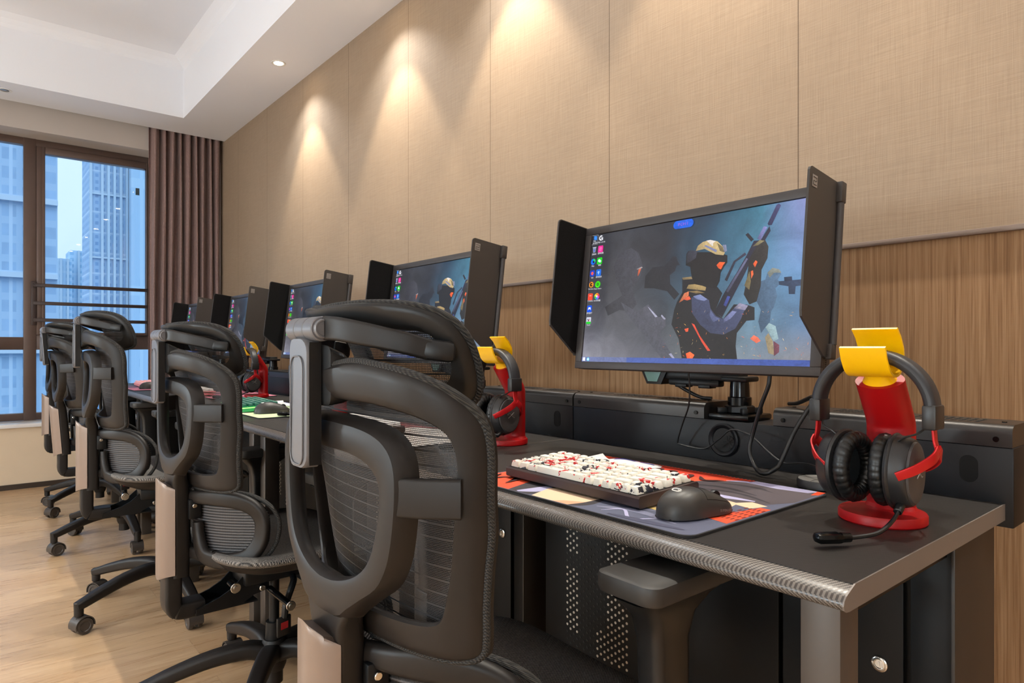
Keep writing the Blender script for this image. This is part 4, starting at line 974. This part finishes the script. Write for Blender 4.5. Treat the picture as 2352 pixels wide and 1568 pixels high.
b=MB(); b.lathe([(.001,.0144),(.0335,.0144),(.0335,.0152),(.001,.0152)],n=40); tp=b.build('puck_top',M['puck'],e)
b=MB(); b.box(-.033,.033,-.0004,.0004,.0150,.0154); b.box(-.0004,.0004,-.033,.033,.0150,.0154); b.build('button_groove',M['cup'],tp,flat=True)
b=MB(); b.cyl((.008,-.006,.015),(.008,-.006,.0156),.004,n=16); b.build('red_mark',pmat('mark_red',(220,90,80),.5),tp)
# cables
def cable(pts,r,label,name='cable'):
    b=MB(); b.tube(spline(pts,8),r,8); return tag(b.build(name,M['rubber'],ang=80),label,'cable')
cable([(1.14,.802,.945),(1.14,.802,.93),(1.145,.803,.902),(1.15,.809,.863),(1.165,.835,.822),(1.175,.854,.784),(1.175,.847,.777),(1.175,.789,.775),(1.17,.751,.799),(1.165,.718,.822),(1.16,.675,.816),(1.155,.663,.81),(1.15,.632,.789),(1.14,.597,.775),(1.12,.554,.783),(1.09,.511,.784),(1.06,.46,.765),(1.04,.42,.7535),(1.01,.40,.7535)],.0017,'thin black headset cable hanging from the nearest monitor to the desk')
cable([(1.13,.617,.95),(1.13,.62,.93),(1.13,.623,.912),(1.135,.641,.873),(1.14,.66,.819),(1.135,.663,.793),(1.13,.654,.771),(1.115,.633,.758),(1.105,.614,.758),(1.115,.601,.767),(1.125,.596,.779),(1.145,.582,.831),(1.16,.567,.868),(1.17,.558,.889),(1.18,.564,.895),(1.19,.573,.893),(1.225,.615,.878),(1.25,.645,.8735)],.0040,'thick black power cable looping from the nearest monitor down to the desk')
cable([(1.24,.93,.925),(1.25,.91,.90),(1.26,.86,.875),(1.265,.83,.872)],.0042,'black cable dropping from the near monitor arm to the vent cover')
cable([(1.20,3.14,1.0),(1.19,3.05,.985),(1.18,2.96,.95),(1.18,2.93,.90),(1.185,2.98,.845),(1.188,3.03,.80),(1.17,2.96,.757),(1.165,2.86,.757),(1.185,2.92,.80)],.004,'black cable looping beside the red stand right of the second chair')
# ------------------------------------------------------------------ ergonomic chairs (origin on the floor under the gas column, facing +x)
def mir(pairs):
    """right half pairs (top centre .. bottom centre) -> closed outline pairs"""
    L=[((-o[0],o[1]),(-i[0],i[1])) for o,i in pairs[-2:0:-1]]
    return [p[0] for p in pairs]+[p[0] for p in L],[p[1] for p in pairs]+[p[1] for p in L]
def dens(pairs,n=3):
    o=spline([(0,p[0][0],p[0][1]) for p in pairs],n); i=spline([(0,p[1][0],p[1][1]) for p in pairs],n)
    return [((a.y,a.z),(c.y,c.z)) for a,c in zip(o,i)]
BAND=[(-.05,.034),(-.03,.022),(.02,.010),(.12,.002),(.30,0),(.75,0),(.92,.003),(.99,.010),(1.0,.018),(.92,.024),(.5,.030),(.1,.036)]
def frame_s(y,z): return -.270+y*y+9000*min(abs(y),.225)**8-(.24 if z<.82 else .1)*(z-.82)
def ring_s(y,z): return -.276+.6*y*y
def head_s(y,z): return -.287+5.2*y*y+.5*(1.04-z)
def lumb_s(y,z): return -.226+3.45*y*y
FR=[((0,.964),(0,.931)),((-.05,.971),(-.045,.931)),((-.09,.975),(-.085,.929)),((-.134,.970),(-.122,.927)),((-.170,.962),(-.160,.920)),((-.193,.950),(-.183,.911)),((-.206,.936),(-.196,.899)),((-.214,.920),(-.2015,.884)),((-.218,.902),(-.203,.866)),((-.219,.876),(-.2025,.850)),((-.218,.845),(-.200,.822)),((-.215,.790),(-.192,.775)),((-.209,.745),(-.185,.740)),((-.203,.700),(-.176,.710)),((-.199,.665),(-.167,.688)),((-.194,.645),(-.157,.680)),((-.178,.636),(-.14,.676)),((-.140,.633),(-.11,.673)),((-.09,.631),(-.07,.671)),((-.035,.629),(-.03,.670)),((0,.628),(0,.670))]
RG=[((0.0,0.907),(0.0,0.868)),((-0.0545,0.906),(-0.0495,0.867)),((-0.1003,0.903),(-0.0858,0.864)),((-0.133,0.896),(-0.1122,0.857)),((-0.1537,0.884),(-0.1265,0.847)),((-0.1646,0.866),(-0.1331,0.836)),((-0.1679,0.84),(-0.1342,0.82)),((-0.1657,0.805),(-0.1309,0.796)),((-0.1602,0.77),(-0.1221,0.768)),((-0.1515,0.745),(-0.1111,0.748)),((-0.1352,0.722),(-0.0924,0.732)),((-0.103,0.7),(-0.066,0.72)),((-0.0742,0.68),(-0.0374,0.713)),((-0.0515,0.665),(-0.0165,0.711)),((0.0,0.66),(0.0,0.71))]
HD_=[((0.0,1.039),(0.0,1.0170000000000001)),((-0.0382,1.042),(-0.0382,1.016)),((-0.0764,1.044),(-0.0764,1.014)),((-0.107,1.042),(-0.1003,1.0125000000000002)),((-0.1261,1.035),(-0.1184,1.0090000000000001)),((-0.1375,1.022),(-0.1261,0.9979999999999999)),((-0.1423,1.0),(-0.1299,0.982)),((-0.1413,0.971),(-0.128,0.964)),((-0.1366,0.944),(-0.1222,0.952)),((-0.127,0.924),(-0.1127,0.944)),((-0.107,0.913),(-0.0955,0.94)),((-0.0764,0.911),(-0.0688,0.938)),((-0.0382,0.913),(-0.0382,0.938)),((0.0,0.914),(0.0,0.939))]
def mesh_patch(outl,surf,d,sag,n=18,rows=26,zs=None):
    """stretched fabric between left and right edges of a symmetric outline"""
    zz=sorted(set(round(p[1],4) for p in outl)); z0,z1=zz[0]+.004,zz[-1]-.004
    half=[p for p in outl if p[0]<=0.0001]
    def wy(z):
        best=0
        for a,c in zip(half,half[1:]):
            if (a[1]-z)*(c[1]-z)<=0 and a[1]!=c[1]:
                t=(z-a[1])/(c[1]-a[1]); best=max(best,abs(a[0]+(c[0]-a[0])*t))
        return max(best,.01)
    b=MB()
    def fn(u,v):
        z=z0+(z1-z0)*v; w=wy(z); y=w*(2*u-1); 
        return (surf(w,z)*(1-sag)+surf(y,z)*sag+d,y,z)
    b.grid(fn,n,rows,uv=lambda u,v:(fn(u,v)[1]*1.08,fn(u,v)[2]))
    return b
def make_chair():
    e=empty('office_chair')
    # five-leg base
    for k in range(5):
        b=MB(); P=spline([(.018,0,.135),(.07,0,.150),(.16,0,.143),(.25,0,.121),(.305,0,.104),(.330,0,.098)],4); n=len(P)
        b.sweep(P,lambda i:rrect(.026-.011*i/n,.024-.011*i/n,.3),normals=(0,0,1)); b.cyl((.322,0,.062),(.322,0,.112),.0145,.0155,n=16,b=.003)
        lg=b.build('leg',M['plastic'],e); lg.rotation_euler=(0,0,2*PI*k/5); lg['base']=1
        b=MB(); b.lathe([(.0,.0),(.0,.0)],n=3) if False else None
        b.cyl((.322,0,.05),(.322,0,.066),.008,n=10)
        hood=[(.312+.0325*math.cos(a),.031+.0325*math.sin(a)) for a in [R(-15)+R(205)*q/14 for q in range(15)]]+[(.312+.029*math.cos(a),.031+.029*math.sin(a)) for a in [R(190)-R(205)*q/14 for q in range(15)]]
        b.prism(hood,lambda x,z:(x,-.024,z),lambda x,z:(x,.024,z)); b.box(.304,.334,-.006,.006,.025,.058,.003); ca=b.build('caster',M['caster'],lg)
        b=MB()
        for s in (1,-1): b.lathe([(.002,s*.006),(.026,s*.006),(.029,s*.009),(.029,s*.019),(.0265,s*.0225),(.018,s*.0225),(.016,s*.0205),(.002,s*.0205)],(.312,0,.0295),'y',24)
        b.build('wheel',M['caster'],ca) if False else None
        w=b.build('wheel',M['caster'],lg)
    b=MB(); b.lathe([(.002,.085),(.027,.085),(.033,.10),(.036,.135),(.034,.160),(.028,.172),(.002,.174)],n=28); b.cyl((0,0,.05),(0,0,.09),.024,n=20); b.build('base_hub',M['plastic'],e)
    b=MB(); b.cyl((0,0,.16),(0,0,.22),.0235,.022,n=20); b.cyl((0,0,.20),(0,0,.375),.0135,n=18); b.build('gas_column',M['black'],e)
    up=[]
    # mechanism
    b=MB(); b.box(-.10,.10,-.062,.062,.352,.392,.006); 
    for s in (1,-1):
        b.prism([(-.215,.302),(-.10,.306),(-.07,.322),(-.03,.330),(-.03,.385),(-.09,.385),(-.13,.350),(-.16,.335),(-.215,.318)],lambda x,z:(x,s*.040,z),lambda x,z:(x,s*.044,z))
    b.box(-.215,-.06,-.042,.042,.302,.3065); up.append(b.build('tilt_mechanism',M['black'],e,ang=30))
    b=MB()
    for x,z in ((-.052,.372),(-.05,.337)):
        for s in (1,-1): b.cyl((x,s*.044,z),(x,s*.053,z),.0085,n=14,b=.002)
    for x,y in ((-.185,.018),(-.15,.018),(-.185,-.018),(-.15,-.018)): b.cyl((x,y,.306),(x,y,.317),.0042,n=10)
    up.append(b.build('bolts',M['chrome'],e))
    b=MB(); b.tube([(-.085+.010*math.cos(2*PI*k/10),-.045+.03*k/70,.372+.010*math.sin(2*PI*k/10)) for k in range(70)],.0026,6); up.append(b.build('spring',M['chrome'],e))
    b=MB(); b.cyl((-.03,-.05,.330),(-.03,-.19,.325),.0085,n=14); b.cyl((.02,.05,.345),(.02,.19,.345),.0085,n=14); b.cyl((-.16,-.13,.398),(-.16,-.17,.396),.008,n=12); up.append(b.build('adjust_rod',M['gloss_black'],e))
    for c,d in (((-.03,-.19,.325),(0,-1,0)),((.02,.19,.345),(0,1,0)),((-.16,-.17,.396),(0,-1,0))):
        b=MB(); c=Vector(c); d=Vector(d); b.cyl(c,c+d*.004,.0125,n=16,b=.001); b.cyl(c+d*.004,c+d*.008,.006,n=10); up.append(b.build('rod_end',M['chrome'],e))
    b=MB(); P=spline([(.03,-.06,.352),(.02,-.085,.345),(-.005,-.10,.300),(-.01,-.10,.262)],6); b.tube(P,.009,8); lv=b.build('lever',M['rubber'],e); up.append(lv)
    b=MB(); b.obox((-.012,-.10,.240),(1,.1,.1),(-.1,1,0),(0,0,1),.020,.005,.026,.004); 
    tg=b.build('lever_tag',M['plastic_dark'],lv)
    b=MB(); b.obox((-.012,-.106,.243),(1,.1,.1),(-.1,1,0),(0,0,1),.010,.0006,.009,0); b.build('tag_print',M['redtag'],lv)
    # back column foot
    b=MB(); P=spline([(-.262,0,.46),(-.263,0,.41),(-.263,0,.37),(-.263,0,.338),(-.257,0,.321),(-.240,0,.3155),(-.215,0,.315),(-.190,0,.315)],6); n=len(P)
    b.sweep(P,lambda i:rrect(.031,.020,.2),normals=(-1,0,.6)); up.append(b.build('back_bracket',M['plastic'],e))
    back=[]
    # spine: column and ring
    b=MB(); O,I=mir(dens(RG)); b.strip(O,I,[(t_,d*.85) for t_,d in BAND],ring_s)
    rs=[]
    for z,hw,x0,x1 in ((.405,.036,-.268,-.226),(.50,.037,-.268,-.226),(.60,.039,-.268,-.228),(.635,.043,-.270,-.230),(.655,.050,-.270,-.236),(.672,.062,-.268,-.242),(.69,.078,-.264,-.247),(.706,.080,-.262,-.250)):
        rs.append([((x0+x1)/2-p[1],p[0],z) for p in rrect(hw,(x1-x0)/2,.28)])
    b.rings(rs); back.append(b.build('spine',M['plastic'],e))
    # silver rear cover with chamfered flanks
    rs=[]
    for z,k,fl in ((.402,.90,-.020),(.404,.96,-.012),(.410,1,-.004),(.420,1,0),(.55,1,0),(.612,1,0),(.632,1,.004),(.645,.99,.011),(.653,.96,.017),(.657,.88,.021)):
        w1,w2=.0185*k,.0420-.004*max(0,abs(fl)-.008)/.013; rs.append([(-.264,-w2,z-fl*1.35),(-.282,-.034*k,z-fl*.7),(-.2950,-w1,z-fl*.15),(-.2965,0,z),(-.2950,w1,z-fl*.15),(-.282,.034*k,z-fl*.7),(-.264,w2,z-fl*1.35),(-.262,w2*.9,z-fl),(-.262,-w2*.9,z-fl)])
    b=MB(); b.rings(rs); back.append(b.build('spine_cover',M['silver'],e,ang=46))
    # outer frame, mesh, links
    O,I=mir(dens(FR)); b=MB(); b.strip(O,I,[(t_,d*.5) for t_,d in BAND],frame_s); back.append(b.build('back_frame',M['plastic'],e))
    bm_=mesh_patch([p[0] for p in dens(FR)]+[],frame_s,.012,.62); back.append(bm_.build('back_mesh',M['mesh'],e,ang=80))
    b=MB(); b.tube([(frame_s(y,z)+.010,y*1.0,.8+(z-.8)*1.002) for y,z in O],.0050,8,closed=True); back.append(b.build('mesh_rim',M['rim'],e,ang=80))
    for s in (1,-1):
        b=MB(); b.sweep([(-.252,s*.158,.829),(-.236,s*.180,.829),(-.203,s*.211,.829)],lambda i:rrect(.006,.0215,.3),normals=(0,0,1)); back.append(b.build('link',M['plastic'],e))
    b=MB(); rs=[]
    for x,w,z0,z1 in ((-.2825,.030,.921,.996),(-.279,.046,.921,.994),(-.262,.050,.924,.985),(-.246,.048,.930,.970)): rs.append([(x,p[0],(z0+z1)/2+p[1]) for p in rrect(w,(z1-z0)/2,.15)])
    b.rings(rs); back.append(b.build('top_block',M['plastic_dark'],e,ang=25))
    # hinge, hanging cover and head-rest arms
    b=MB(); b.rings([[(-.303+.004*max(0,abs(p[0])/.0275-.6),p[0],.924+p[1]) for p in rrect(.0275,.078,.30)],[(-.2995,p[0],.924+p[1]) for p in rrect(.0285,.079,.3)],[(-.284,p[0],.924+p[1]) for p in rrect(.0285,.079,.3)]]); hc=b.build('hinge_cover',M['headtrim'],e,ang=30); back.append(hc)
    b=MB(); pr=rrect(.0195,.066,.35); b.tube([(-.3034,p[0],.915+p[1]) for p in pr],.0011,5,closed=True); b.build('cover_groove',M['headtrim'],hc,ang=80)
    b=MB(); b.box(-.2985,-.2835,-.0292,-.0282,.850,.998); b.build('cover_side',M['plastic_dark'],hc)
    b=MB(); 
    for y0,y1 in ((-.042,-.0145),(-.0133,.0133),(.0145,.042)): b.cyl((-.287,y0,1.014),(-.287,y1,1.014),.0150,n=32,b=.0012)
    back.append(b.build('hinge_barrel',M['headtrim'],e))
    b=MB(); 
    for s in (1,-1): b.lathe([(.001,s*.0462),(.0085,s*.0462),(.0092,s*.0470),(.0108,s*.0470),(.0118,s*.0455),(.0120,s*.0415)],(-.287,0,1.014),'y',24)
    back.append(b.build('hinge_cap',M['headtrim'],e))
    for s in (1,-1):
        P=spline([(-.283,s*.040,1.015),(-.276,s*.066,1.013),(-.254,s*.096,1.006),(-.222,s*.121,.997),(-.196,s*.134,.989)],6); n=len(P)
        b=MB(); b.sweep(P,lambda i:rrect(.0055,.0145-.002*i/n,.35),normals=(0,0,1)); ar=b.build('headrest_arm',M['plastic'],e); back.append(ar)
        b=MB(); b.obox((-.186,s*.138,.988),(.80,s*.42,-.12),(.42,s*-.80,0),(.1,0,1),.020,.0080,.0125,.0070); b.build('arm_knuckle',M['plastic_dark'],ar)
    O,I=mir(dens(HD_)); b=MB(); b.strip(O,I,[(t_,d*.45) for t_,d in BAND],head_s); back.append(b.build('headrest_frame',M['plastic_dark'],e))
    back.append(mesh_patch([p[0] for p in dens(HD_)],head_s,.014,.72,rows=14).build('headrest_mesh',M['mesh'],e,ang=80))
    b=MB(); b.tube([(head_s(y,z)+.017,y*1.003,z) for y,z in O],.0052,8,closed=True); back.append(b.build('headrest_rim',M['rim'],e,ang=80))
    # lumbar support: two curled wings joined low behind the spine
    LB=[(-.02,.606),(-.07,.608),(-.12,.608),(-.155,.601),(-.177,.585),(-.188,.560),(-.190,.528),(-.185,.496),(-.170,.468),(-.145,.455),(-.110,.454),(-.080,.462),(-.066,.482),(-.060,.512),(-.058,.545)]
    b=MB()
    for s in (1,-1):
        P=spline([(lumb_s(y,z),s*-y,z) for y,z in LB],5); n=len(P)
        def pf_(i):
            k=.0200 if i>n*.12 else .013+.007*i/(n*.12)
            if i>n*.86: k=.0200-.010*(i-n*.86)/(n*.14)
            return rrect(k,.011,.42,3)
        b.sweep(P,pf_,normals=lambda i:(-.9,s*-.25*(-P[i].y*s)/.1 if False else P[i].y*2.6,0))
    P=[(lumb_s(y,.47)+.002,y,.463) for y in [-.10+.02*k for k in range(11)]]; b.sweep(P,lambda i:rrect(.015,.009,.4,3),normals=(-1,0,0))
    lf=b.build('lumbar_frame',M['plastic'],e,ang=60); up.append(lf); LUM=lf
    b=MB(); fn=lambda u,v:(lumb_s(.192*(2*u-1)*(1-.18*abs(2*v-1)**4),0)+.016,.192*(2*u-1)*(1-.18*abs(2*v-1)**4),.458+.152*v)
    b.grid(fn,30,10,uv=lambda u,v:(fn(u,v)[1]*1.2,fn(u,v)[2])); lm=b.build('lumbar_mesh',M['weave'],e,ang=80); up.append(lm)
    b=MB(); R1=spline([(lumb_s(y,z)+.014,-1*-y,z) for y,z in [(-.02,.622),(-.08,.624),(-.125,.623),(-.163,.615),(-.190,.593),(-.204,.562),(-.206,.528),(-.200,.49),(-.182,.456),(-.15,.440)]],5); b.tube(R1,.0055,6)
    b.tube([(p.x,-p.y,p.z) for p in R1],.0055,6); up.append(b.build('lumbar_rim',M['rim'],e,ang=80))
    b=MB(); b.box(-.235,-.205,-.055,-.040,.552,.602,.003); b.box(-.235,-.205,.040,.055,.552,.602,.003); b.cyl((-.2,-.05,.59),(-.2,.05,.59),.006); lb_=b.build('lumbar_bracket',M['black'],e); up.append(lb_)
    b=MB(); b.cyl((-.222,-.055,.586),(-.222,-.059,.586),.0055,n=14,b=.001); b.build('bracket_bolt',M['chrome'],lb_)
    # seat
    def seat_ring(k,z,ins):
        out=[]
        for q in range(64):
            a=2*PI*q/64; c,s=math.cos(a),math.sin(a); ex=.42
            x=.032+(.232-ins)*abs(c)**ex*(1 if c>0 else -1); y=(.252-ins-(.030 if c<0 else .0)*abs(c))*abs(s)**ex*(1 if s>0 else -1)
            f=max(0,(x-.12)/.14); zz=z-.030*f*f+.012*(abs(y)/.25)**2+(.016*max(0,(-x-.08)/.12)**2)
            out.append((x,y,zz))
        return out
    b=MB(); b.rings([seat_ring(0,.437,.006),seat_ring(0,.444,0),seat_ring(0,.452,.001),seat_ring(0,.459,.010),seat_ring(0,.457,.05),seat_ring(0,.452,.12),seat_ring(0,.449,.20)]); up.append(b.build('seat',M['seat'],e,ang=80))
    b=MB(); b.rings([seat_ring(0,.395,.10),seat_ring(0,.402,.075),seat_ring(0,.420,.022),seat_ring(0,.436,.008),seat_ring(0,.4385,.010)]); up.append(b.build('seat_shell',M['plastic'],e,ang=60))
    # arm rests
    for s in (1,-1):
        def pr(zz,ins):
            return [(.120+p[0],s*.268+p[1]*(1-.10*(p[0]>0)),zz+.004*(p[0]/.13)**2) for p in rrect(.135-ins,.048-ins,.20,6)]
        b=MB(); b.rings([pr(.677,.008),pr(.679,.002),pr(.684,0),pr(.697,.0),pr(.7012,.0012),pr(.7028,.0045)]); pd=b.build('armrest_pad',M['padtop'],e,ang=32); pd['arm']=1; up.append(pd)
        rs=[]
        for z,x0,x1,hy in ((.44,.035,.105,.020),(.50,.035,.100,.020),(.56,.033,.098,.020),(.62,.030,.097,.021),(.650,.022,.108,.024),(.668,.005,.135,.029),(.677,-.005,.160,.034)):
            rs.append([((x0+x1)/2+p[0],s*.268+p[1],z) for p in rrect((x1-x0)/2,hy,.3)])
        b=MB(); b.rings(rs); b.box(.03,.10,s*.268-.024 if s>0 else s*.268-.02,s*.268+.02 if s>0 else s*.268+.024,.41,.53,.006)
        ps=b.build('armrest_post',M['plastic_dark'],e); ps['arm']=1; up.append(ps)
        b=MB(); b.sweep(spline([(.065,s*.266,.425),(.060,s*.235,.405),(.05,s*.16,.398),(.04,s*.06,.39)],5),lambda i:rrect(.024,.010,.3),normals=(0,0,1)); up.append(b.build('armrest_bracket',M['plastic'],e))
    for o in up: o['up']=1
    for o in back: o['up']=1; o['back']=1
    return e
CH=[(.615,.781,-1.1,-.007,20,0),(.665,1.84,1.1,0,21,0),(.600,2.794,-3.2,.066,57,0),(.627,3.862,0,.058,54.5,4.2),(.645,4.785,0,.056,70,0)]
cl=['large dark mesh office chair in the foreground, back to the camera at the nearest desk','dark mesh office chair second from the camera, pinkish silver spine cover in full view','dark mesh office chair in the middle of the row, its raised headrest against the window','dark office chair second from the window, half hidden, its back leaning towards the aisle','farthest dark office chair, nearest the window at the left end of the row']
chair=make_chair()
chairs=[chair]+[copy_tree(chair) for _ in range(4)]
for i,(o,(x,y,ph,dz,leg,lean)) in enumerate(zip(chairs,CH)):
    o.location=(x,y,0); o.rotation_euler=(0,0,R(ph)); tag(o,cl[i],'chair','office chairs along the desks')
    k=0
    for c in o.children:
        if c.get('base'): c.rotation_euler=(0,0,R(leg-ph)+2*PI*k/5); k+=1
        elif c.get('back') and lean:
            a=R(-lean); p=Vector((-.25,0,.36)); rp=Matrix.Rotation(a,4,'Y')@p
            c.rotation_euler=(0,a,0); c.location=p-rp+Vector((0,0,dz))
        elif c.get('up'): c.location=(0,0,[.004,-.038,.012,.012,.012][i] if c.get('arm') else dz)
for o in list(SC.objects):
    for k in ('base','up','back','arm'):
        if k in o: del o[k]
